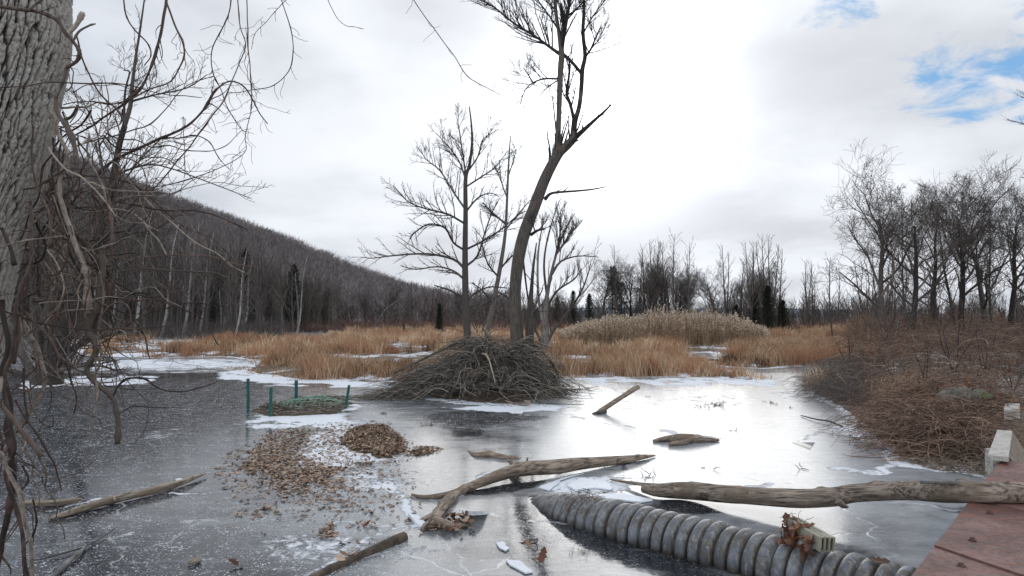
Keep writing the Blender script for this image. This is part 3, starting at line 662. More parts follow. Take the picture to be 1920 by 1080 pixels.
mass('wood_floor_brush', np.stack([x, y, 0*x+.1], -1), (1.5+1.5*r2.random(n)), M['twig'], 'grey-brown brush among the trunks of the left wood', 'undergrowth', 30, .05, 8, .5, True)
n = 1500; y = r2.uniform(30, 75, n); p = r2.uniform(1600, 2100, n); x = gx(p, y); kk = p > 1560+1.0*np.maximum(0, 45-y)*5; x, y, p = x[kk], y[kk], p[kk]
mass('bank_brush', np.stack([x, y, 0*x+.3], -1), (.9+1.6*r2.random(len(x)))*(y/42)**1.0, M['cane'], 'brown leafless scrub covering the right bank under the big trees', 'undergrowth', 70, .028, 9, .55, True)

n = 120; y = r2.uniform(46, 72, n); p = r2.uniform(1610, 2150, n); x = gx(p, y)
mass('dark_bank_scrub', np.stack([x, y, 0*x+.3], -1), (1.6+2.4*r2.random(n)**1.4)*np.clip((p-1560)/160, .4, 1), M['twig'], 'dark vine-choked scrub rising between the trunks on the right bank', 'undergrowth', 110, .03, 19, .5, True)
# ---------------------------------------------------------------- marsh grass, reeds
def blades(name, X, Y, Z, h, wd, lean, m, lab, cat, seed=0, rnd=None):
    r = np.random.default_rng(seed); B = len(X); a = r.random(B)*6.283; ln = lean*(.3+r.random(B))
    st = np.stack([X, Y, Z-.03], -1); dx = np.cos(a)*ln*h; dy = np.sin(a)*ln*h
    md = st+np.stack([dx*.35, dy*.35, h*.62], -1); e = st+np.stack([dx, dy, h*(1-.25*ln)], -1)
    a2 = r.random(B)*6.283; sd = np.stack([np.cos(a2), np.sin(a2), 0*a2], -1)*(wd/2)[:, None]
    V = np.stack([st-sd, st+sd, md+sd*.8, md-sd*.8, e], 1).reshape(-1, 3); o = np.arange(B)[:, None]*5
    rn = r.random(B) if rnd is None else rnd
    mb = MB(); mb.raw(V, np.concatenate([o+0, o+1, o+2, o+3], 1), np.concatenate([o+3, o+2, o+4], 1), np.repeat(rn, 5))
    return tag(mb.build(name, m, smooth=False), lab, cat, None, 'stuff')
GR = np.random.default_rng(42)
def scatter_tufts(n, r0, r1, p0, p1):
    r = 1/(GR.random(n)*(1/r0-1/r1)+1/r1); r = np.where(GR.random(n) < .5, r, GR.uniform(r0, r1, n)); p = GR.uniform(p0, p1, n); return gx(p, r), r, p
def tuft_field(name, nt, per, filt, hfun, lab, seed, spreadk=1.0, lean=.55, m='grass', rng=(18, 125), pr=(-150, 1700)):
    x, y, p = scatter_tufts(nt, *rng, *pr); ip, iy = PXY(x, y, 0)
    s = land_sd(x, y); k = filt(x, y, p, iy, s); x, y, p, s, iy = x[k], y[k], p[k], s[k], iy[k]
    h = hfun(x, y, p, iy)*GR.uniform(.6, 1.25, len(x)); tr = GR.random(len(x)); n = len(x)
    sp_ = np.repeat(.07+.16*h, per)*spreadk
    X = np.repeat(x, per)+GR.normal(0, 1, n*per)*sp_; Y = np.repeat(y, per)+GR.normal(0, 1, n*per)*sp_
    hh = np.repeat(h, per)*GR.uniform(.45, 1.1, n*per); Z = terrain_h(X, Y); Z = np.maximum(Z, 0)
    patch = fbm(X*.16, Y*.10, 3, 77)
    rn = np.clip(np.repeat(tr, per)*.75-.12+GR.random(n*per)*.35+(patch-.42)*1.0, 0, 1)
    return blades(name, X, Y, Z, hh, np.clip(.0008*Y*1.0, .012, .055)*GR.uniform(.6, 1.3, n*per), lean, M[m], lab, 'grass', seed, rn)
def gfilt(x, y, p, iy, s):
    k = s > .05
    k &= fbm(x*.35, y*.25, 3, 55) > np.where(y > 60, .36, .43)
    k &= ~((p > 1080) & (p < 1420) & (y > 43) & (y < 62))
    k &= ~((p > 1545) & (y < 60))
    k &= ~((p > 760) & (p < 1060) & (y < 21.5)); return k
tuft_field('marsh_grass', 17000, 22, gfilt, lambda x, y, p, iy: np.interp(y, [20, 30, 60, 120], [.66, .72, .78, .95])*(.35+1.3*fbm(x*.45, y*.3, 3, 91)), 'tawny orange-brown dead marsh grass in tufts across the frozen marsh', 31)
tuft_field('low_sedge', 3500, 16, lambda x, y, p, iy, s: (s > -.5) & (s < 1.2) & (p < 1440) & ~((p > 740) & (p < 1075)) & (fbm(x*.8, y*.8, 2, 13) > .42), lambda x, y, p, iy: .22+0*x, 'short pale sedge stubble along the ice edge of the marsh', 37, 1.4, .9, rng=(18, 60))
n = 7500; p = GR.uniform(1050, 1440, n); y = GR.uniform(44, 66, n); x = gx(p, y)
hp = np.interp(p, [1050, 1090, 1150, 1230, 1330, 1385, 1425, 1440], [.9, 1.5, 2.1, 2.4, 2.4, 2.0, 1.3, .7])*(1.08-.011*(y-44))*GR.uniform(.3, 1.16, n)**.8*(.58+.46*fbm(x*.6, y*.3, 4, 66))
z = np.maximum(terrain_h(x, y), 0)
kz = land_sd(x, y) > .2; x, y, z, hp, p = x[kz], y[kz], z[kz], hp[kz], p[kz]; n = len(x)
ln = GR.normal(0, .07, (n, 2)); tipx, tipy = x+ln[:, 0]*hp+.04*hp, y+ln[:, 1]*hp
V = []; sdv = np.stack([np.full(n, .013), np.zeros(n), np.zeros(n)], -1); st = np.stack([x, y, z], -1); tp = np.stack([tipx, tipy, z+hp], -1)
V = np.stack([st-sdv, st+sdv, tp+sdv*.6, tp-sdv*.6], 1).reshape(-1, 3)
mb = MB(); mb.raw(V, np.arange(n*4).reshape(-1, 4), None, np.repeat(GR.random(n), 4))
kb = 5; bx = np.repeat(st+(tp-st)*.0, kb, 0); tt = GR.uniform(.15, .85, n*kb); lp = np.repeat(st, kb, 0)+np.repeat(tp-st, kb, 0)*tt[:, None]
a = GR.random(n*kb)*6.283; le = lp+np.stack([np.cos(a)*.28, np.sin(a)*.28, GR.uniform(-.05, .25, n*kb)], -1); up_ = np.array([0, 0, .018])
V = np.stack([lp-up_, lp+up_, le], 1).reshape(-1, 3); mb.raw(V, None, np.arange(len(V)).reshape(-1, 3), np.repeat(GR.random(n*kb), 3))
tag(mb.build('reed_bed', M['reed'], smooth=False), 'tall tan reed bed with feathery heads behind the marsh grass', 'reeds', None, 'stuff')
kb = 9; sel = GR.random(n) < .62; tps = tp[sel]; ns = len(tps); q = np.repeat(tps, kb, 0); tt = GR.uniform(-.28, .16, ns*kb); q = q+np.stack([.18*np.maximum(tt, 0)+GR.normal(0, .02, ns*kb), GR.normal(0, .02, ns*kb), tt], -1)
a = GR.random(ns*kb)*6.283; e = q+np.stack([np.cos(a)*.07+.04, np.sin(a)*.06, GR.uniform(-.05, .12, ns*kb)], -1); u = GR.normal(0, .022, (ns*kb, 3))
V = np.stack([q-u, q+u, e], 1).reshape(-1, 3); mb = MB(); mb.raw(V, None, np.arange(len(V)).reshape(-1, 3), np.repeat(GR.random(ns*kb), 3))
tag(mb.build('reed_plumes', M['plume'], smooth=False), 'feathery cream seed heads along the top of the reed bed', 'reeds', None, 'stuff')
# ---------------------------------------------------------------- traced marsh trees
def traced_tree(name, label, Y, stems, limbs, barkm, twm, seed, tw, cat='tree', base=None, rmin=.006, depth=2.0):
    """stems: trunk pixel paths; limbs: (path, n sprouts, size); tw: twig settings"""
    b = Br(seed); rr_ = b.r
    b0 = base or stems[0][0]; q = D(b0[0], b0[1], Y); z0 = float(terrain_h(np.array([q[0]]), np.array([q[1]]))[0])
    root = thing(name, (q[0], q[1], z0), label, cat)
    for s_ in stems:
        P, Rr = traced(s_, Y, 0, 4); b.add(P, Rr, 0)
    for path, n, Lf in limbs:
        P, Rr = traced(path, Y, rr_.uniform(-depth, depth), 3); b.add(P, np.maximum(Rr, rmin), 1)
        b.sprout((P, Rr, 1), int(n*1.35), .12, 1, Lf*2.15, tw['ang'], tw['up'], .6, 2, tw['lv'], 4, tw['wob'], rmin, tw['kids'], .5, tw.get('minL', .1))
    for s_ in b.L[:len(stems)]:
        if tw.get('n'): b.sprout(s_, tw['n'], tw['lo'], .98, tw['Lf']*1.7, tw['ang'], tw['up'], .3, 2, tw['lv'], 5, tw['wob'], rmin, tw['kids'], .5)
    t1 = b.mesh('trunk', M[barkm], root, {0}, S=14, loc=tuple(root.location)); t2 = b.mesh('crown', M[twm], root, {1, 2, 3, 4}, loc=tuple(root.location))
    for o in (t1, t2):
        if o: o.location = (0, 0, 0)
    return root, b
TW = dict(ang=34, up=.30, lv=4, wob=.10, kids=5)
main_stems = [
 [(974, 712, 36), (973, 680, 30), (970, 640, 26), (967, 590, 23), (966, 540, 22), (973, 480, 23), (984, 435, 23), (1002, 388, 22), (1022, 335, 21), (1046, 290, 19), (1062, 274, 17), (1078, 258, 15)],
 [(1044, 292, 18), (1047, 240, 12), (1049, 180, 12), (1051, 130, 13), (1053, 100, 13), (1048, 60, 9), (1042, 20, 8), (1038, -60, 6), (1040, -150, 3)],
 [(1074, 262, 15), (1078, 228, 12), (1086, 200, 10), (1090, 165, 10), (1092, 130, 10), (1097, 104, 9), (1093, 60, 8), (1095, 10, 7), (1090, -70, 4), (1096, -160, 2)]]
main_limbs = [
 ([(1076, 260, 14), (1095, 243, 11), (1115, 225, 8), (1132, 210, 6), (1146, 196, 4)], 5, .10),
 ([(1077, 230, 9), (1069, 195, 8), (1062, 172, 7), (1068, 135, 5), (1066, 105, 4)], 7, .25),
 ([(1053, 104, 10), (1030, 88, 7), (1000, 66, 6), (965, 45, 5), (935, 20, 4), (905, 2, 3.5), (860, -12, 2)], 34, .20),
 ([(1047, 148, 5), (1020, 148, 4.5), (1000, 155, 3.5), (985, 168, 2.5), (975, 196, 2)], 8, .28),
 ([(1000, 155, 3), (990, 140, 3), (982, 128, 2)], 4, .4),
 ([(1046, 150, 3), (1025, 165, 3), (1012, 178, 2)], 5, .3),
 ([(1056, 102, 9), (1070, 114, 8), (1082, 128, 8), (1090, 138, 8)], 3, .2),
 ([(1053, 96, 10), (1058, 62, 8), (1064, 30, 7), (1072, -20, 5), (1080, -90, 3)], 26, .20),
 ([(1064, 30, 5), (1080, 18, 4), (1096, 0, 3), (1118, -30, 2)], 12, .28),
 ([(1098, 106, 6), (1108, 92, 5), (1118, 68, 4), (1126, 50, 2)], 9, .30),
 ([(1095, 60, 4), (1112, 30, 3), (1135, 0, 2.5), (1160, -30, 2)], 14, .26),
 ([(1050, 60, 5), (1030, 30, 4), (1008, 0, 3), (985, -30, 2)], 14, .26),
 ([(1042, 20, 4), (1020, -5, 3), (1000, -40, 2)], 8, .3),
 ([(1021, 374, 10), (1032, 363, 7), (1050, 360, 6), (1080, 358, 5), (1110, 355, 4), (1137, 350, 2)], 3, .10),
 ([(996, 440, 8), (1008, 432, 6), (1022, 429, 4)], 3, .4),
 ([(1043, 250, 4), (1038, 200, 3), (1036, 180, 2)], 4, .3),
 ([(980, 480, 5), (990, 560, 4), (998, 600, 3), (1000, 680, 2)], 3, .1),
]
main_limbs = [([(a, b, c*.82) for a, b, c in P_], n_, L_) for P_, n_, L_ in main_limbs]
main_stems = [main_stems[0]]+[[(a, b, c*.85) for a, b, c in P_] for P_ in main_stems[1:]]
tr_, _ = traced_tree('leaning_tree', 'tall bare tree with a bent leaning trunk, behind the brush lodge in the middle', 22.5, main_stems, main_limbs, 'bark_main', 'bark_dark', 61, dict(TW, n=20, lo=.72, Lf=.13, ang=40, up=.3, kids=6, wob=.06), rmin=.0036)
traced_tree('dead_tree', 'grey dead stem standing close against the right side of the leaning tree', 22.2, [[(991, 712, 22), (991, 670, 20), (993, 630, 17), (993, 590, 13), (996, 550, 8), (1000, 500, 5), (1006, 455, 2)]], [([(993, 600, 6), (1005, 570, 4), (1018, 540, 2)], 4, .2)], 'bark', 'bark_dark', 62, dict(TW, lv=3))
sl_limbs = [
 ([(872, 505, 6), (850, 486, 5), (800, 476, 4), (740, 479, 3), (700, 484, 2), (678, 482, 1.5)], 16, .16),
 ([(872, 470, 5), (850, 455, 4), (835, 428, 4), (805, 420, 3), (780, 434, 3), (768, 448, 2)], 14, .18),
 ([(871, 524, 5), (850, 508, 4), (820, 500, 3), (780, 505, 2.5), (750, 498, 1.5)], 10, .16),
 ([(871, 562, 5), (845, 545, 3.5), (815, 535, 2)], 5, .15),
 ([(872, 420, 4.5), (840, 402, 4), (800, 392, 3), (765, 378, 2.5), (738, 348, 1.5)], 18, .2),
 ([(872, 392, 4.5), (850, 360, 3.5), (825, 320, 3), (800, 300, 2), (790, 285, 1.5)], 16, .22),
 ([(874, 340, 4), (862, 305, 3), (845, 280, 2.5), (818, 250, 1.5)], 12, .26),
 ([(874, 335, 4), (868, 290, 3), (862, 250, 2.5), (858, 225, 1.5)], 9, .25),
 ([(880, 318, 3.5), (898, 290, 3), (905, 262, 2), (935, 242, 1.5)], 9, .25),
 ([(874, 350, 3.5), (905, 330, 3), (930, 312, 2), (950, 285, 1.5)], 9, .22),
 ([(873, 398, 4), (895, 372, 3), (918, 362, 2), (935, 368, 1.5)], 8, .22),
 ([(873, 468, 4.5), (905, 452, 4), (940, 430, 3), (965, 408, 2), (985, 395, 1.5)], 14, .2),
 ([(873, 500, 5), (895, 480, 4), (908, 440, 3), (922, 400, 2.5), (935, 375, 1.5)], 12, .2),
 ([(876, 565, 5), (890, 550, 4), (918, 538, 3), (950, 540, 2)], 7, .2),
 ([(876, 600, 4), (892, 580, 3), (925, 560, 2.5), (952, 548, 2)], 6, .2)]
traced_tree('slender_tree', 'slender straight bare tree with long drooping side branches, left of the leaning tree', 33, [[(877, 660, 16), (876, 620, 14), (873, 560, 13), (872, 480, 11), (873, 400, 9), (873, 335, 7.5), (880, 310, 6), (885, 270, 5), (884, 235, 3.5), (880, 200, 2)]], sl_limbs, 'bark_grey', 'twig', 63, dict(TW, ang=42, up=.15), rmin=.0062)
traced_tree('slender_tree', 'thin inclined bare tree between the slender straight tree and the leaning tree', 35, [[(910, 660, 11), (914, 620, 10), (925, 570, 9), (938, 500, 8), (947, 440, 6), (951, 370, 4.5), (953, 320, 4), (957, 255, 2)]],
 [([(948, 430, 4), (965, 410, 3), (990, 380, 2), (1000, 372, 1.5)], 8, .22), ([(948, 420, 4), (925, 400, 3), (905, 380, 2)], 8, .25), ([(951, 372, 3), (940, 340, 2.5), (936, 300, 1.5)], 8, .25), ([(953, 330, 3), (963, 300, 2), (968, 280, 1.5)], 6, .3),
  ([(937, 505, 4), (960, 480, 3), (985, 470, 2)], 7, .2), ([(935, 520, 4), (915, 495, 3), (905, 460, 2)], 8, .22), ([(925, 570, 3), (905, 545, 2.5), (885, 530, 2)], 5, .2), ([(930, 545, 3), (955, 560, 3), (968, 580, 2)], 4, .2)],
 'bark_grey', 'twig', 64, dict(TW, ang=42, up=.2), rmin=.006)
traced_tree('bare_tree', 'many-stemmed bare tree with a split orange base, just right of the leaning tree', 34, [[(1020, 660, 19), (1022, 625, 15), (1022, 590, 11), (1028, 540, 7), (1042, 480, 4.5), (1060, 430, 3), (1078, 400, 1.5)], [(1018, 600, 7), (1010, 560, 5), (1008, 500, 4), (1012, 450, 3), (1022, 405, 1.5)], [(1026, 560, 5), (1020, 500, 4), (1026, 450, 3), (1040, 400, 2), (1050, 375, 1.2)]],
 [([(1020, 655, 8), (1040, 615, 6.5), (1065, 585, 5), (1088, 550, 4), (1102, 515, 2.5), (1108, 490, 1.2)], 10, .2), ([(1026, 575, 5), (1045, 545, 4), (1075, 525, 3), (1090, 505, 2)], 8, .25), ([(1034, 515, 6), (1052, 490, 4), (1085, 480, 2.5), (1122, 482, 1.5)], 6, .2),
  ([(1014, 640, 6), (1000, 610, 4), (992, 580, 3)], 5, .3), ([(1044, 475, 5), (1062, 450, 4), (1080, 425, 2.5)], 14, .3), ([(1040, 485, 4), (1050, 440, 3), (1052, 400, 2)], 14, .3)],
 'bark_grey', 'twig', 65, dict(TW, kids=4, n=5, lo=.35, Lf=.22, ang=32, up=.35), rmin=.006)
for k, (p, y, s, kd) in enumerate([(995, 52, .34, 'multi'), (1090, 60, .34, 'multi'), (965, 55, .3, 'multi'), (900, 64, .4, 'multi')]):
    plant(kd, k % 2, gx(p, y), y, s=s, label='small leafless bush in the marsh behind the bent trunk', cat='shrub', group='small bushes behind the bent trunk')
traced_tree('dead_tree', 'pale dead curved snag leaning over in the marsh far left of the slender tree', 88, [[(700, 618, 5), (720, 585, 4), (745, 565, 3), (765, 555, 2)]], [([(720, 585, 3), (712, 570, 2)], 2, .2)], 'bark_pale', 'bark_pale', 66, dict(TW, lv=2))
for p, yb, h_, nm in [(757, 628, 22, 'thin dark stub standing in the marsh grass left of the brush lodge'), (643, 622, 16, 'tiny dark stub in the far marsh grass')]:
    q = G(p, yb); traced_tree('stump', nm, q[1], [[(p, yb+8, 6), (p+1, yb-h_*.5, 5), (p-1, yb-h_, 3)]], [], 'bark_dark', 'bark_dark', 67, TW, 'stump')

# leaning willow on the left shore
traced_tree('leaning_willow', 'dark leaning willow with several trunks on the ice edge behind the vines', 20.5,
 [[(92, 722, 50), (100, 690, 38), (117, 633, 33), (137, 577, 27), (151, 545, 22), (172, 480, 20), (190, 420, 17), (205, 370, 14), (215, 320, 12), (224, 270, 11), (234, 236, 10)],
  [(84, 720, 28), (76, 660, 18), (70, 600, 18), (58, 540, 13), (40, 480, 8), (25, 420, 5)], [(96, 715, 26), (92, 640, 16), (100, 560, 15), (112, 480, 10), (120, 400, 7), (132, 320, 4)],
  [(232, 240, 9), (244, 200, 8), (248, 160, 7), (254, 110, 5), (262, 60, 4), (272, -10, 2.5)], [(70, 720, 22), (45, 670, 14), (20, 620, 15), (-20, 560, 10)]],
 [([(234, 240, 7), (233, 200, 5), (236, 165, 4), (243, 135, 3), (232, 132, 2)], 5, .3), ([(160, 510, 8), (200, 440, 6), (240, 390, 4), (280, 350, 3)], 14, .25), ([(100, 690, 14), (140, 650, 10), (190, 632, 7), (230, 622, 4), (262, 612, 2)], 10, .2),
  ([(90, 700, 12), (130, 690, 8), (180, 684, 6), (230, 700, 3)], 10, .25), ([(246, 190, 5), (290, 178, 3), (350, 165, 2.5), (388, 140, 1.5)], 9, .22), ([(190, 420, 6), (220, 360, 4), (262, 300, 3), (300, 262, 2)], 12, .22), ([(215, 330, 5), (250, 315, 4), (300, 310, 3), (400, 345, 2), (470, 372, 1.5)], 16, .18),
  ([(180, 470, 6), (240, 440, 4), (290, 430, 3), (340, 400, 2)], 12, .25), ([(205, 380, 5), (190, 300, 4), (180, 240, 3), (150, 180, 2)], 10, .22), ([(58, 540, 8), (90, 450, 6), (110, 360, 4), (105, 280, 3)], 10, .25), ([(40, 700, 10), (-10, 690, 8), (-60, 700, 5)], 4, .2)],
 'bark_dark', 'twig', 68, dict(TW, n=7, lo=.4, Lf=.16, ang=45, up=.2), rmin=.0055)
# a tree beyond the right edge whose twigs reach into the picture
traced_tree('overhanging_tree', 'tree beyond the right edge whose twigs reach into the sky of the photo', 20, [[(2070, 700, 50), (2060, 400, 40), (2050, 200, 26), (2055, 0, 14)]],
 [([(2055, 320, 10), (2000, 262, 5), (1955, 238, 3), (1920, 232, 2), (1888, 224, 1.2)], 7, .12), ([(2055, 300, 8), (1990, 195, 4), (1945, 186, 2.5), (1915, 182, 1.5)], 7, .14), ([(2055, 420, 8), (1990, 360, 5), (1945, 342, 2.5), (1915, 332, 1.5)], 6, .14)], 'bark_dark', 'twig', 69, dict(TW, n=3, lo=.3, Lf=.12), rmin=.004)

# ---------------------------------------------------------------- big trunk at the left edge
def big_trunk():
    Yt = 2.6; cen = [(-90, 1600), (-78, 1300), (-52, 1050), (-12, 900), (2, 700), (22, 560), (58, 400), (84, 330), (102, 250), (120, 120), (134, 0), (138, -120), (150, -300), (180, -600)]
    kz, kx = [], []
    for p, yy in cen[::-1]: q = D(p, yy, Yt); kz.append(q[2]); kx.append(q[0])
    kz, kx = np.array(kz[::-1]), np.array(kx[::-1])
    z = np.linspace(.15, 4.6, 1100); ex = np.interp(z, kz, kx); ex = np.convolve(np.pad(ex, 30, 'edge'), np.ones(61)/61, 'valid')
    rad = np.interp(z, [0, .35, .8, 2.5, 4.6], [.48, .36, .31, .285, .25]); na = 1100
    ctr = []
    for e_, q_ in zip(ex, rad+.012):                       # centre whose silhouette touches the traced edge
        az = math.atan2(e_, Yt)-math.asin(q_/math.hypot(e_-q_, Yt)); ctr.append(math.tan(az)*(Yt+.05))
    ctr = np.array(ctr)
    th = np.linspace(-math.pi, math.pi, na, endpoint=False)     # seam faces away from the camera side
    Zg, Tg = np.meshgrid(z, th, indexing='ij'); Rg = np.repeat(rad[:, None], na, 1)
    u = Tg*.29+.03*(fbm(Zg*2.5, Tg*2, 3, 71)-.5)+.05*np.sin(Zg*1.3); v = Zg
    # long interlacing ridges split by narrow dark furrows and cross-cracks
    w1 = 1.8*(fbm(u*30, v*7, 4, 72)-.5); w2 = 1.8*(fbm(u*26+7, v*6, 4, 74)-.5)
    b_ = np.abs(((u*36+v*3.2+w1) % 1)-.5)*2; c_ = np.abs(((u*36-v*3.8+w2) % 1)-.5)*2
    rid = sstep(b_, .02, .42)*.55+sstep(c_, .02, .42)*.45
    rid = rid*(.55+.45*np.minimum(sstep(b_, 0, .2), sstep(c_, 0, .2)))
    row = np.floor(u*36+v*3.2+w1); cr = np.abs(((v*32+row*.37+3.2*(fbm(u*50, v*16, 3, 76)-.5)) % 1)-.5)*2; cross = sstep(cr, .0, .30)
    chip = sstep(fbm(u*90, v*40, 4, 79), .40, .56)
    h = .012*rid+.006*cross*rid+.005*chip*rid+.004*fbm(u*220, v*160, 3, 77)*rid
    kn = np.exp(-(((Zg-D(0, 78, Yt)[2])/.16)**2)-((Tg-.05)/.55)**2); h = h+.03*kn+.02*np.exp(-(((Zg-1.2)/.3)**2))
    Rf = Rg+h; cx = ctr[:, None]
    X = cx+np.cos(Tg)*Rf; Yv = Yt+.05+np.sin(Tg)*Rf
    mb = MB(); mb.raw(np.stack([X, Yv, Zg], -1).reshape(-1, 3), grid_faces(len(z), na, True)[:, ::-1], None, np.clip(rid*(.35+.35*cross+.3*chip), 0, 1).ravel())
    root = thing('big_tree', (float(ctr[0]), Yt, .15), 'thick tree trunk with deeply furrowed grey bark at the left edge', 'tree')
    m, t, b = mat('deep_furrowed_bark'); r = t.attr('rnd'); P = t('ShaderNodeTexCoord').outputs['Object']; n = t.noise(P, 40, 6, .7); n2 = t.noise(P, 5, 5, .6)
    c = t.mix(t.ramp(t.m('ADD', r, t.m('MULTIPLY', t.m('SUBTRACT', n, .5), .5)), .12, .72), (.04, .032, .026), (.40, .38, .345)); c = t.mix(t.m('MULTIPLY', t.ramp(n2, .5, .75, 0, .5), r), c, (.62, .62, .60)); c = t.mix(t.m('MULTIPLY', t.ramp(r, .28, .08), .8), c, (.04, .032, .025))
    t.lk(c, b.inputs['Base Color']); b.inputs['Roughness'].default_value = .85; bump(t, b, n, .5, .006)
    mb.build('trunk', m, root, loc=tuple(root.location)).location = (0, 0, 0)
big_trunk()

# ---------------------------------------------------------------- vines
rv = random.Random(17)
def vine(pts, Y, dy, label, m='vine', k=5, side=6, group=None, tend=0, wob=0.004, ring=False, name='vine'):
    P, Rr = traced(pts, Y, dy, k); n = len(P)
    s_ = np.cumsum(np.concatenate([[0], np.linalg.norm(np.diff(P, axis=0), axis=1)]))
    o = rv.uniform(0, 50); P = P+np.stack([fbm(s_*9+o, s_*0, 2, 1)-.5, fbm(s_*7+o, s_*0+5, 2, 2)-.5, fbm(s_*9+o, s_*0+9, 2, 3)-.5], 1)*wob*4
    Rr = Rr*(.88+.3*fbm(s_*30+o, s_*0, 2, 4))
    Rr = Rr*.86*(1 if Rr.max() > .007 else .8); nk = max(2, n//7)
    for kk in range(nk): Rr = Rr*(1+.38*np.exp(-((np.arange(n)-rv.uniform(0, n))/.8)**2))      # nodes
    mb = MB(); mb.tubes(P[None], Rr[None], max(side, 7), np.array([rv.random()]))
    if tend:
        b = Br(rv.randrange(9999)); b.sprout((P, Rr, 0), tend, .1, 1, .16, 50, -.05, .4, 1, 2, 6, .32, .0011, 2, .3, .02)
        by = {}
        for p_, r_, l_ in b.L: by.setdefault(len(p_), []).append((p_, r_))
        for L in by.values(): mb.tubes(np.array([x[0] for x in L]), np.array([x[1] for x in L]), 4, .5, cap=False)
    o = mb.build(name, M[m], loc=tuple(P[0])); return tag(o, label, 'vine', group)
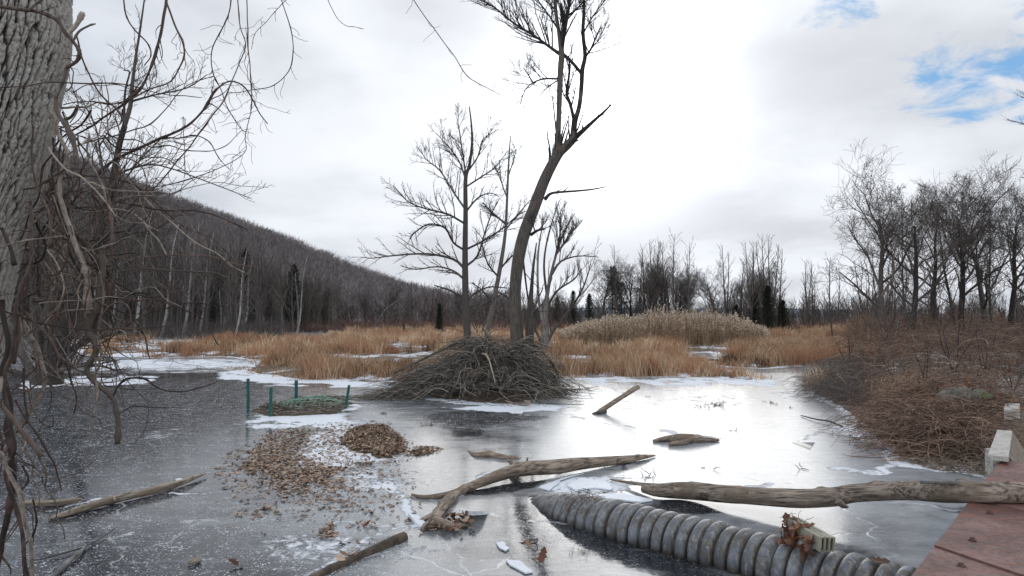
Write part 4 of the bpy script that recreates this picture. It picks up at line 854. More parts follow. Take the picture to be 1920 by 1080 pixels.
V_ = [
 ([(-20, 12, 9), (45, 16, 8), (75, 22, 8), (105, 38, 8), (122, 62, 8), (138, 80, 8), (147, 97, 8), (141, 113, 7), (122, 126, 6)], 2.22, 0, 'thick brown vine looping across the top of the big trunk', 'vine', 2),
 ([(50, 20, 6), (65, 5, 6), (85, -10, 6), (110, -40, 6)], 2.2, .1, 'short vine fork rising off the loop on the big trunk', 'vine', 1),
 ([(123, 128, 8), (120, 150, 7), (110, 180, 7), (107, 200, 8), (113, 218, 8), (125, 240, 9), (136, 262, 10), (141, 285, 10), (138, 307, 9)], 2.45, 0, 'pale grey vine bending beside the trunk to a sawn end', 'vine_grey', 1),
 ([(126, 62, 9), (140, 45, 9), (150, 28, 10), (152, 22, 10)], 2.5, 0, 'short thick grey vine stub at the top of the trunk', 'vine_grey', 2),
 ([(138, 78, 6), (152, 60, 6), (170, 50, 5), (180, 45, 4)], 2.5, .1, 'thin forked grey shoot beside the knot of the trunk', 'vine_grey', 2),
 ([(92, 205, 6), (103, 225, 7), (105, 240, 7), (118, 270, 8), (130, 292, 8), (122, 315, 8), (112, 338, 8), (110, 362, 9), (118, 395, 10), (130, 430, 11), (142, 460, 11), (155, 490, 11), (163, 520, 12), (164, 560, 12), (172, 588, 12)], 2.6, .1, 'smooth grey vine winding down from the trunk into the tangle', 'vine_grey', 2),
 ([(188, 464, 12), (189, 495, 13), (187, 540, 13), (181, 575, 13), (172, 600, 14), (167, 622, 15), (181, 647, 13), (178, 668, 12), (163, 690, 11), (171, 711, 11), (197, 732, 11), (214, 755, 11), (222, 790, 11), (219, 830, 11)], 2.7, 0, 'thick hanging vine that ends in a hooked blunt tip over the ice', 'vine_grey', 4),
 ([(110, 380, 8), (125, 410, 9), (140, 437, 9), (161, 456, 10), (183, 496, 10), (205, 515, 10), (208, 549, 11), (201, 577, 10), (186, 597, 10), (177, 620, 9), (174, 645, 8)], 2.75, -.05, 'vine sweeping down to join the thick hanging vine', 'vine', 3),
 ([(123, 370, 8), (134, 422, 9), (150, 450, 9), (160, 470, 10), (164, 500, 10), (162, 535, 10), (169, 563, 10), (178, 592, 9)], 2.85, -.1, 'grey vine running straight down behind the hooked one', 'vine_grey', 2),
 ([(205, 370, 6), (211, 400, 6), (211, 433, 5), (204, 462, 4), (188, 468, 4)], 2.7, 0, 'dark upright vine ending at the sawn stub', 'vine', 1),
 ([(190, 467, 6), (200, 463, 5), (212, 458, 3)], 2.7, 0, 'broken pale stub beside the sawn vine top', 'vine_grey', 0),
 ([(6, 560, 11), (16, 640, 10), (8, 700, 11), (18, 760, 12), (14, 800, 12), (24, 850, 12), (20, 900, 13), (17, 950, 12), (6, 1010, 12), (-6, 1080, 12), (-12, 1180, 12)], 2.3, 0, 'thick twisted brown vine at the lower left corner', 'vine', 3),
 ([(32, 590, 8), (22, 660, 8), (8, 720, 8), (22, 790, 8), (30, 840, 7), (12, 885, 8), (24, 940, 8), (40, 1000, 8), (46, 1060, 8), (60, 1160, 8)], 2.25, 0, 'vine coiling round the thick one at the lower left corner', 'vine', 3),
 ([(-10, 840, 9), (15, 880, 9), (40, 930, 9), (50, 980, 8), (60, 1030, 8), (62, 1120, 8)], 2.2, 0, 'tan vine crossing the bottom left corner', 'vine_grey', 2),
 ([(2, 758, 8), (40, 808, 8), (76, 856, 9)], 2.1, 0, 'straight reddish cut vine slanting above the two sticks', 'vine', 0),
 ([(-5, 610, 4), (30, 580, 5), (60, 600, 5), (88, 628, 5), (110, 665, 6), (104, 692, 5), (80, 715, 5), (48, 735, 4), (20, 738, 3)], 2.4, .1, 'dark vine making a wide open loop left of the hooked vine', 'vine', 2),
 ([(10, 580, 4), (60, 602, 4), (120, 613, 4), (170, 618, 4), (230, 616, 3), (320, 612, 2.5)], 2.4, .2, 'long pink-brown vine running level to the right', 'vine', 2),
 ([(-8, 466, 5), (25, 455, 5), (60, 450, 4.5), (116, 446, 4)], 2.2, .1, 'pale straight twig crossing the lower trunk', 'vine_grey', 0),
 ([(0, 426, 7), (14, 460, 8), (28, 498, 8)], 2.25, 0, 'dark cut stub hanging on the bark of the big trunk', 'vine', 0),
 ([(190, 592, 4), (208, 572, 4), (230, 568, 4), (244, 582, 4), (247, 606, 3)], 2.6, 0, 'small reddish vine hook right of the thick hanging vine', 'vine', 1),
 ([(110, 336, 5), (160, 329, 5), (210, 336, 5), (262, 352, 5), (300, 385, 4), (340, 420, 3.5), (400, 450, 3), (440, 490, 2.5), (460, 512, 2)], 2.8, .3, 'arching vine that descends to the right over the left wood', 'vine', 6),
 ([(180, 330, 6), (215, 300, 6), (275, 270, 6), (350, 236, 5), (385, 200, 4), (405, 170, 4), (430, 153, 3), (460, 165, 3), (480, 200, 2.5), (500, 232, 2)], 2.9, .2, 'long vine rising to the right and curling over in the sky', 'vine', 12),
 ([(316, -30, 6), (300, 65, 6), (287, 120, 5), (272, 155, 5), (240, 186, 5), (190, 221, 4), (170, 236, 4), (130, 262, 3)], 2.9, .1, 'dark vine coming down from the top and turning left to the trunk', 'vine', 12),
 ([(310, -10, 5), (325, 45, 5), (342, 80, 5), (341, 115, 4), (320, 150, 4), (280, 166, 4), (250, 185, 4), (210, 196, 3.5), (160, 190, 3), (120, 196, 3)], 3.0, -.1, 'vine forming a big round loop in the upper left sky', 'vine', 12),
 ([(230, -20, 4), (234, 25, 4), (250, 55, 4), (275, 80, 4), (281, 103, 3.5), (270, 122, 3)], 2.8, 0, 'S-curved vine hanging in the upper left between branches', 'vine', 2),
 ([(432, -20, 3), (428, 20, 3), (415, 55, 3), (397, 95, 3), (400, 135, 3), (415, 170, 2.5), (425, 200, 2.5), (448, 235, 2), (462, 250, 1.5)], 3.0, .2, 'thin hanging vine, leftmost of those against the open sky', 'vine', 10),
 ([(443, -20, 3.5), (450, 40, 3), (460, 90, 3), (440, 140, 3), (420, 190, 3.5), (380, 245, 4), (350, 285, 3.5), (310, 325, 4), (285, 357, 4), (240, 400, 4)], 3.1, -.2, 'long vine falling from the sky back down to the tangle', 'vine', 12),
 ([(462, -20, 3), (465, 75, 3), (472, 150, 3), (472, 210, 2.5), (460, 255, 2), (457, 285, 2), (425, 310, 2), (350, 336, 2.5), (280, 352, 3)], 3.05, 0, 'thin vine with a hanging elbow above the hill line', 'vine', 12),
 ([(515, -30, 2.5), (530, 10, 2.5), (546, 60, 2.5), (550, 95, 2.5), (540, 135, 2.5), (512, 160, 2.2), (470, 168, 2), (430, 176, 2)], 3.0, .1, 'thin vine drawing a wide half circle in the sky', 'vine', 5),
 ([(545, -8, 1.6), (520, 18, 1.6), (500, 40, 1.5), (480, 60, 1.4), (472, 92, 1.3)], 3.0, 0, 'finest vine tendril curling inside the half circle', 'vine', 3),
 ([(345, 220, 2), (344, 260, 2), (345, 300, 2), (344, 334, 1.6)], 2.9, 0, 'thin straight shoot hanging above the hill line', 'vine', 1),
 ([(-10, 166, 3), (60, 157, 3), (110, 153, 3.5), (180, 155, 3.5), (240, 160, 3), (300, 176, 2.5), (380, 182, 1.5)], 2.22, .6, 'long level brown vine stretched across the upper trunk', 'vine', 3),
 ([(215, 378, 4), (300, 393, 4), (380, 399, 3.5), (462, 429, 3)], 2.7, .2, 'straight dark vine pointing right across the hill line', 'vine', 2),
 ([(143, 70, 4), (150, 105, 4), (165, 140, 4), (190, 180, 4.5), (225, 212, 4), (235, 240, 4)], 2.7, .2, 'vine bowing down from the knot of the trunk', 'vine', 3),
 ([(150, 520, 4), (200, 512, 4.5), (255, 504, 4), (330, 508, 4), (390, 510, 3.5), (428, 520, 3), (448, 535, 2.5), (460, 552, 2)], 2.7, .2, 'pale vine running level and drooping at the tip over the wood', 'vine_grey', 5),
 ([(160, 490, 4), (211, 527, 4), (267, 553, 4), (333, 572, 3.5), (367, 589, 3), (390, 610, 2.5), (411, 648, 2)], 2.7, .2, 'vine slanting right and down towards the sedge island', 'vine', 7),
 ([(270, 370, 4), (300, 400, 4), (367, 453, 3.5), (408, 475, 3), (435, 497, 3), (458, 511, 2)], 2.9, .1, 'vine crossing the wood diagonally to the right', 'vine_grey', 4),
 ([(150, 470, 3), (215, 481, 3.5), (333, 480, 3), (395, 480, 3), (440, 495, 2.5), (489, 506, 2)], 2.8, .2, 'thin dark level vine ending left of the cedar', 'vine', 4),
 ([(214, 742, 6), (222, 725, 5), (240, 711, 5), (270, 710, 5), (298, 727, 4), (340, 736, 3.5), (370, 730, 3), (410, 714, 2)], 2.7, .1, 'arched shoot branching right from the hooked vine', 'vine', 5),
 ([(226, 773, 3), (245, 764, 3), (275, 763, 2.5), (318, 765, 2)], 2.7, .1, 'short thin shoot right of the hooked tip', 'vine', 1),
 ([(178, 668, 5), (179, 710, 5), (183, 745, 5), (175, 790, 4), (168, 830, 3)], 2.6, 0, 'thin straight shoot hanging left of the hooked tip', 'vine_grey', 1),
 ([(25, 751, 5), (55, 795, 5), (80, 830, 6), (102, 866, 5), (108, 895, 4), (114, 922, 3)], 2.5, 0, 'dark knotty twig slanting down over the speckled ice', 'vine', 4),
 ([(46, 600, 10), (58, 628, 9), (70, 655, 9), (80, 690, 9), (83, 718, 8), (70, 745, 8), (45, 785, 8), (20, 820, 6)], 2.9, 0, 'rough dark branch hanging behind the open vine loop', 'vine_grey', 4),
 ([(55, 380, 7), (62, 430, 8), (58, 490, 9), (40, 540, 8), (28, 590, 8), (32, 640, 7), (28, 680, 7)], 2.35, 0, 'orange-brown vine twisting down along the trunk edge', 'vine', 4),
 ([(78, 370, 6), (92, 400, 6), (94, 440, 6), (90, 460, 5)], 2.5, 0, 'short dangling vine end among the upper tangle', 'vine', 0),
 ([(132, 440, 5), (125, 480, 5), (110, 510, 5), (80, 520, 5), (68, 545, 5), (40, 560, 4)], 2.4, .1, 'smooth red-brown vine with a sharp elbow beside the trunk', 'vine', 1),
 ([(90, 590, 4), (100, 640, 4), (140, 690, 4), (170, 700, 4)], 2.7, 0, 'thin reddish vine in the lower tangle beside the willow', 'vine', 3),
 ([(30, 720, 4), (55, 730, 4), (60, 760, 4), (75, 790, 4), (97, 800, 4), (98, 780, 3)], 2.35, 0, 'curled pink-brown vine ring left of the hooked vine', 'vine', 1),
 ([(20, 860, 3), (60, 872, 3.5), (78, 885, 3), (80, 905, 2.5), (95, 912, 2)], 2.4, 0, 'small kinked reddish tendril above the two sticks', 'vine', 1),
 ([(610, -10, 2), (625, 25, 1.8), (645, 47, 1.6), (665, 50, 1.4), (682, 54, 1.2)], 3.2, 0, 'small lone tendril tip at the top of the sky, left of centre', 'vine', 0),
 ([(760, -25, 2.5), (775, 2, 2.5), (798, 32, 2.3), (825, 70, 2.3), (850, 104, 2), (875, 138, 2), (905, 160, 1.8), (938, 180, 1.4)], 3.2, .1, 'long thin vine hanging down diagonally in the middle sky', 'vine', 4),
]
for pts, Y, dy, lab, m_, tn in V_: vine(pts, Y, dy, lab, m_, tend=tn*2)
# countless-looking but separate thinner stems
def wander(x0, y0, ang, L, seed, wd):
    r = random.Random(seed); pts = [(x0, y0, wd)]; a = ang; n = r.randint(6, 10)
    for i in range(n): a += r.gauss(0, .36); x0 += math.cos(a)*L/n; y0 += math.sin(a)*L/n; pts.append((x0, y0, wd*(1-.6*(i+1)/n)))
    return pts
for k in range(75):
    x0, y0 = rv.uniform(40, 230), rv.uniform(170, 680); a = rv.choice([rv.gauss(.1, .5), rv.gauss(.0, .35), rv.gauss(1.5, .4), rv.gauss(-.6, .4)])
    vine(wander(x0, y0, a, rv.uniform(110, 300), k+100, rv.uniform(2, 4.5)), rv.uniform(2.5, 3.4), rv.uniform(-.2, .4), 'thin leafless vine shoot in the tangle right of the big trunk', rv.choice(['vine', 'vine', 'vine_grey']), k=3, tend=rv.choice([0, 4, 8]), group='thin vine shoots right of the big trunk')
for k in range(52):
    x0, y0 = rv.uniform(30, 200), rv.uniform(180, 560)
    vine(wander(x0, y0, rv.gauss(1.45, .3), rv.uniform(150, 330), k+300, rv.uniform(3, 7)), rv.uniform(2.45, 3.3), rv.uniform(-.1, .2), 'brown vine stem hanging in the thick of the tangle', rv.choice(['vine', 'vine', 'vine_grey']), k=4, tend=rv.choice([0, 5]), group='hanging vine stems in the tangle')
for k in range(45):
    x0, y0 = rv.uniform(60, 230), rv.uniform(330, 640)
    vine(wander(x0, y0, rv.uniform(0, 6.28), rv.uniform(90, 240), k+700, rv.uniform(1.6, 3.4)), rv.uniform(2.6, 3.6), rv.uniform(-.3, .4), 'fine brown shoot in the low middle of the vine tangle', rv.choice(['vine', 'vine', 'vine_grey']), k=3, tend=rv.choice([3, 6]), group='fine shoots low in the vine tangle')
for k in range(20):
    x0, y0 = rv.uniform(-10, 70), rv.uniform(560, 960)
    vine(wander(x0, y0, rv.gauss(1.4, .5), rv.uniform(110, 260), k+500, rv.uniform(3, 6.5)), rv.uniform(2.2, 2.6), rv.uniform(-.1, .1), 'brown vine stem in the tangle at the lower left edge', rv.choice(['vine', 'vine_grey']), k=4, tend=rv.choice([0, 3]), group='vine stems at the lower left edge')
# ---------------------------------------------------------------- brush lodge
def lodge():
    c = G(925, 752); yl = c[1]+1.7; cx = gx(925, yl)
    root = thing('brush_lodge', (cx, yl, 0), 'big grey heap of sticks and brush like a beaver lodge on the ice', 'brush lodge')
    LK = lambda mb, nm, m: setattr(mb.build(nm, M[m], root, loc=(cx, yl, 0)), 'location', (0, 0, 0))
    # ridge heights of the heap
    def hz(x, y):
        u = (x-cx)/.76; v = (y-yl)/1.5
        h1 = 1.36*np.exp(-(np.abs(u+.35)/.80)**2.4-v**2*.9); h2 = 1.22*np.exp(-(np.abs(u-.70)/.66)**2.6-v**2*.9); h3 = .78*np.exp(-((u+1.25)/.8)**2-v**2*1.1); h3b = .42*np.exp(-((u+2.2)/.8)**2-v**2*1.1); h4 = .50*np.exp(-((u-.45)/1.0)**2-(v+.85)**2*2.2); h5 = .62*np.exp(-((u-1.35)/.55)**2-v**2*1.2)
        return .80*np.maximum.reduce([h1, h2, h3, h3b, h4, h5])*(.82+.36*fbm((u+9)*1.7, (v+9)*1.7, 3, 44))+.10*np.exp(-(u/2.0)**2-v**2)
    gxs = np.linspace(-3.2, 2.9, 110); gys = np.linspace(-2.2, 2.2, 80); YY, XX = np.meshgrid(gys, gxs, indexing='ij')
    hh = hz(XX+cx, YY+yl)*.72-.20+.10*(fbm(XX*3, YY*3, 4, 88)-.5)
    hh = np.where(hh < -.03, -.1, hh)
    mb = MB(); mb.raw(np.stack([XX+cx, YY+yl, hh], -1).reshape(-1, 3), grid_faces(80, 110)[:, ::-1]); LK(mb, 'mud_core', 'mud')
    r = random.Random(77)
    def stick(L, rad, zf=1.0, big=False):
        # start somewhere high, drape down and outwards
        u0 = r.gauss(-.3, .38) if r.random() < .5 else r.gauss(.5, .38)
        if r.random() < .42: u0 = r.uniform(-1.8, 1.1)
        if r.random() < .3: u0 = r.gauss(.3, .6)
        v0 = r.gauss(-.25, .65); x, y = cx+u0, yl+v0; out = (math.atan2(v0*1.3-.15, u0*1.1)+r.gauss(0, 1.1)) if r.random() < .6 else r.uniform(0, 6.28)
        z = float(hz(np.array(x), np.array(y)))*r.uniform(.75, 1.05)+.02; el = r.uniform(-.5, .8); pts = []; n = 7; st = L/(n-1)
        for i in range(n):
            pts.append((x, y, z)); x += math.cos(out)*math.cos(el)*st; y += math.sin(out)*math.cos(el)*st; z += math.sin(el)*st
            out += r.gauss(0, .3); el -= r.uniform(.02, .34)+(.12 if z > hz(np.array(x), np.array(y))+.15 else -.2)*1.0; el = max(el, -1.35)
            z = max(z, .02+r.random()*.03, float(hz(np.array(x), np.array(y)))*.78-.05)
        return pts, np.linspace(rad, rad*.4, n)
    Pp = []; Rp = []
    for k in range(3300):
        p, q = stick(r.uniform(.4, 1.5), r.uniform(.003, .013)); Pp.append(p); Rp.append(q)
    mb = MB(); mb.tubes(np.array(Pp), np.array(Rp), 4, np.random.default_rng(5).random(len(Pp)), cap=False); LK(mb, 'stick_tangle', 'stick')
    # long sloping wing of fine brush on the left
    Pp = []; Rp = []
    for k in range(800):
        f = r.random(); x0 = cx-1.0-1.7*f; y0 = yl-.6+r.gauss(0, .35)-.3*f; z0 = max(.02, (1.05-.95*f)*r.uniform(.2, 1.0)); a = math.pi+r.gauss(0, .5) if r.random() < .6 else r.uniform(0, 6.28); e = r.uniform(-.5, .35); L = r.uniform(.4, 1.3); pts = []
        for i in range(6):
            pts.append((x0, y0, max(z0, .015))); x0 += math.cos(a)*L/5; y0 += math.sin(a)*L/5*.6; z0 += math.sin(e)*L/5; a += r.gauss(0, .2); e -= .16
        Pp.append(pts); Rp.append(np.linspace(r.uniform(.004, .008), .003, 6))
    for k in range(650):   # right-hand skirt of drooping twigs
        x0 = cx+r.uniform(.7, 1.45); y0 = yl+r.gauss(-.1, .45); z0 = max(.05, (1.15-.62*(x0-cx))*r.uniform(.4, 1)); a = r.gauss(-.2, .6); e = r.uniform(-.6, .1); L = r.uniform(.5, 1.2); pts = []
        for i in range(6):
            pts.append((x0, y0, max(z0, .015))); x0 += math.cos(a)*L/5*.6; y0 += math.sin(a)*L/5*.6; z0 += math.sin(e)*L/5; a += r.gauss(0, .2); e -= .22
        Pp.append(pts); Rp.append(np.linspace(r.uniform(.004, .008), .003, 6))
    mb = MB(); mb.tubes(np.array(Pp), np.array(Rp), 3, np.random.default_rng(6).random(len(Pp))); 
    o = mb.build('brush_skirt', M['stick'], root, loc=(cx, yl, 0)); o.location = (0, 0, 0); o['kind'] = 'stuff'
    for o in root.children:
        if o.name.startswith('stick_tangle'): o['kind'] = 'stuff'
    for k in range(90):
        p, q = stick(r.uniform(.6, 2.0), r.uniform(.009, .020)*(1.7 if r.random() < .2 else 1)); mb = MB(); mb.tubes(np.array([p]), np.array([q]), 6, np.array([r.random()])); LK(mb, 'stick', 'stick' if r.random() < .55 else 'stick_light')
    for k in range(5):
        p, q = stick(r.uniform(.9, 1.6), r.uniform(.03, .05)); mb = MB(); mb.tubes(np.array([p]), np.array([q]), 8, np.array([r.random()])); LK(mb, 'branch', 'log')
    def px_log(pts, Y, nm, m, dy=0):
        P, Rr = traced(pts, Y, dy); mb = MB(); mb.tubes(P[None], Rr[None], 10, np.array([.5])); LK(mb, nm, m)
    px_log([(788, 739, 4), (815, 735, 12), (845, 728, 16), (885, 720, 15), (925, 718, 10)], 18.0, 'log', 'mud', .6)
    px_log([(930, 712, 16), (965, 706, 20), (1000, 715, 20), (1014, 726, 16)], 17.6, 'log', 'log', .2)
    px_log([(1018, 764, 14), (1022, 750, 12), (1027, 740, 7), (1029, 731, 2)], 17.0, 'broken_stub', 'log')
    px_log([(960, 742, 18), (995, 748, 22), (1022, 754, 18)], 17.1, 'log', 'mud')
    px_log([(908, 618, 5), (916, 628, 8), (922, 640, 7)], 18.6, 'broken_stub', 'stick_light')
    px_log([(1000, 645, 7), (1022, 665, 5), (1040, 690, 4), (1050, 722, 3)], 18.2, 'branch', 'bark_dark')
    px_log([(738, 700, 3), (780, 680, 4), (830, 655, 5), (880, 632, 6)], 18.0, 'branch', 'stick')
lodge()

# ---------------------------------------------------------------- leaves
from mathutils import Euler
def leaf_shape(r, s):
    n = 7; pts = []                                   # lobed oak-like outline, folded along the midrib
    L = s; W = s*r.uniform(.22, .36)
    prof = [(0, .04), (.15, .35), (.28, .75), (.38, .45), (.52, 1.0), (.62, .55), (.78, .75), (.9, .3), (1, 0)]
    curl = r.uniform(-.5, .9); fold = r.uniform(-.1, .8)
    V = []
    for t, w_ in prof:
        z = curl*s*.5*(t-.5)**2*2; V += [(t*L-L/2, w_*W, z+fold*w_*W*.8), (t*L-L/2, 0, z), (t*L-L/2, -w_*W*r.uniform(.7, 1.1), z+fold*w_*W*.6)]
    F = []
    for i in range(len(prof)-1): a = i*3; F += [(a, a+1, a+4, a+3), (a+1, a+2, a+5, a+4)]
    return np.array(V), np.array(F)
rl = random.Random(31); LS = [leaf_shape(rl, 1.0) for _ in range(14)]
def leaf_field(name, P, size, m, lab, cat='dead leaves', tilt=.35, bias=0, parent=None):
    mb = MB(); r = rl
    for (x, y, z) in P:
        V, F = LS[r.randrange(14)]; s = size*r.uniform(.45, 1.25)*(1.35 if r.random() < .12 else 1); E = np.array(Euler((r.gauss(0, tilt), r.gauss(0, tilt), r.uniform(0, 6.28))).to_matrix()); Q = (V*s)@E.T; xx, yy, zz = Q[:, 0], Q[:, 1], Q[:, 2]-Q[:, 2].min()*(tilt < 1)
        mb.raw(np.stack([xx+x, yy+y, zz+z+.003], -1), F, None, min(1, max(0, r.random()+bias)))
    o = mb.build(name, M[m], parent, smooth=False); return tag(o, lab, cat, None, 'stuff') if parent is None else o
def pxscatter(n, poly_, z=0):
    pl = np.array(poly_, float); lo, hi = pl.min(0), pl.max(0); out = []
    while len(out) < n:
        x, y = rl.uniform(lo[0], hi[0]), rl.uniform(lo[1], hi[1])
        if sdist(np.array([x]), np.array([y]), pl)[0] > rl.expovariate(1/6)-6: g = G(x, y, z); out.append((g[0], g[1], z))
    return out
P = pxscatter(2000, [(470, 850), (500, 815), (560, 803), (600, 802), (560, 830), (550, 850), (590, 868), (640, 885), (600, 905), (530, 900), (450, 880)])
P += pxscatter(900, [(420, 860), (520, 800), (640, 795), (700, 860), (720, 900), (640, 960), (560, 945), (480, 920), (400, 890)])
P += pxscatter(240, [(560, 800), (660, 795), (640, 830), (640, 860), (700, 878), (640, 885), (570, 860)])+pxscatter(260, [(480, 900), (620, 890), (650, 915), (560, 930)])
P += pxscatter(130, [(430, 965), (500, 950), (520, 955), (470, 975)])[:34]+pxscatter(46, [(590, 1002), (600, 990), (632, 985), (628, 1005), (600, 1012)])
P += pxscatter(520, [(400, 860), (500, 800), (600, 790), (760, 880), (800, 960), (700, 1000), (560, 980), (400, 930)])+pxscatter(60, [(400, 870), (760, 900), (800, 1000), (520, 1060), (380, 950)])+pxscatter(120, [(770, 842), (800, 836), (828, 842), (800, 852), (760, 855)])
P += pxscatter(420, [(620, 812), (650, 795), (730, 792), (775, 830), (772, 856), (730, 872), (640, 868), (610, 845)])+pxscatter(160, [(600, 800), (660, 792), (655, 830), (610, 835)])
leaf_field('leaf_litter', P, .068, 'leaf', 'scattered brown and tan dead leaves lying over the ice left of centre', bias=.12, tilt=.14)
# raised mound of leaves
def mound(nm, poly_, H_, lab, seed, dens, leafn, size):
    pl = poly(poly_); c = pl.mean(0); lo, hi = pl.min(0)-.25, pl.max(0)+.25; nx = 90; xs = np.linspace(lo[0], hi[0], nx); ys = np.linspace(lo[1], hi[1], nx); YY, XX = np.meshgrid(ys, xs, indexing='ij')
    f = lambda x, y: np.clip(sstep(sdist(x, y, pl)+.22*(fbm(x*5, y*5, 4, seed)-.5), -.03, .12), 0, 1)*H_*(.7+.6*fbm(x*4, y*4, 3, seed+1))-.012
    root = thing(nm, (c[0], c[1], 0), lab, 'leaf mound')
    mb = MB(); mb.raw(np.stack([XX, YY, f(XX, YY)], -1).reshape(-1, 3), grid_faces(nx, nx)[:, ::-1]); mb.build('raft_body', M['mud'], root, loc=(c[0], c[1], 0)).location = (0, 0, 0)
    P = []
    while len(P) < leafn:
        x, y = rl.uniform(lo[0], hi[0]), rl.uniform(lo[1], hi[1]); z = float(f(np.array(x), np.array(y)))
        if z > .005 or (rl.random() < .15 and z > -.011): P.append((x, y, max(z, 0)))
    o = leaf_field('leaves', P, size, 'leaf', None, tilt=.3, bias=.03, parent=root); o['kind'] = 'stuff'
    me = o.data; 
    for v in me.vertices: v.co.x -= c[0]; v.co.y -= c[1]
mound('leaf_mound', [(655, 806), (690, 797), (728, 800), (742, 812), (764, 826), (760, 846), (742, 852), (735, 862), (705, 858), (690, 850), (662, 848), (655, 838), (632, 832)], .045, 'raised mound of matted dead leaves frozen in the ice below the green posts', 91, 0, 2500, .065)
mound('leaf_mound', [(768, 846), (795, 838), (826, 842), (812, 852), (780, 856)], .03, 'flat dark patch of frozen leaves right of the leaf mound', 93, 0, 150, .06)

# ---------------------------------------------------------------- green posts and wire cover
def tpost(px_, yb, yt, wpx, lean, lab):
    q = G(px_, yb); h = D(px_, yt, q[1])[2]; rt = thing('green_post', (q[0], q[1], 0), lab, 'post', 'green metal posts round the wire cover'); s = wpx/2*q[1]/FPX
    mb = MB()
    for (x0, x1, y0, y1) in ((-s, s, -.004, .004), (-.004, .004, .0045, s*1.3)):   # flange and rib of a T-section
        V = np.array([(x, y, z) for z in (-.2, h) for x, y in ((x0, y0), (x1, y0), (x1, y1), (x0, y1))], float); V[:, 0] += lean*(V[:, 2])
        mb.raw(V, [(0, 1, 5, 4), (1, 2, 6, 5), (2, 3, 7, 6), (3, 0, 4, 7), (4, 5, 6, 7), (3, 2, 1, 0)])
    mb.build('post_body', M['green'], rt, smooth=False).rotation_euler[2] = random.uniform(-.5, .5)
    mb = MB()
    for i in range(6): z = h*(.15+.14*i); V = np.array([(a, -.010, z+b) for a, b in ((-.008, -.012), (.008, -.012), (.006, .012), (-.006, .012))]+[(a, -.0045, z+b) for a, b in ((-.008, -.012), (.008, -.012), (.006, .012), (-.006, .012))], float); V[:, 0] += lean*V[:, 2]; mb.raw(V, [(3, 2, 1, 0), (0, 1, 5, 4), (2, 3, 7, 6), (1, 2, 6, 5), (3, 0, 4, 7)])
    o = mb.build('studs', M['green'], rt, smooth=False); o.rotation_euler[2] = rt.children[0].rotation_euler[2]
tpost(465, 770, 710, 6.5, -.02, 'tallest green post, at the far left of the wire cover')
tpost(507, 781, 727, 6, .01, 'green post nearest the camera, in front of the wire cover')
tpost(555, 758, 713, 6, 0, 'green post behind the wire cover')
tpost(648, 766, 722, 5, .14, 'leaning green post at the right of the wire cover')
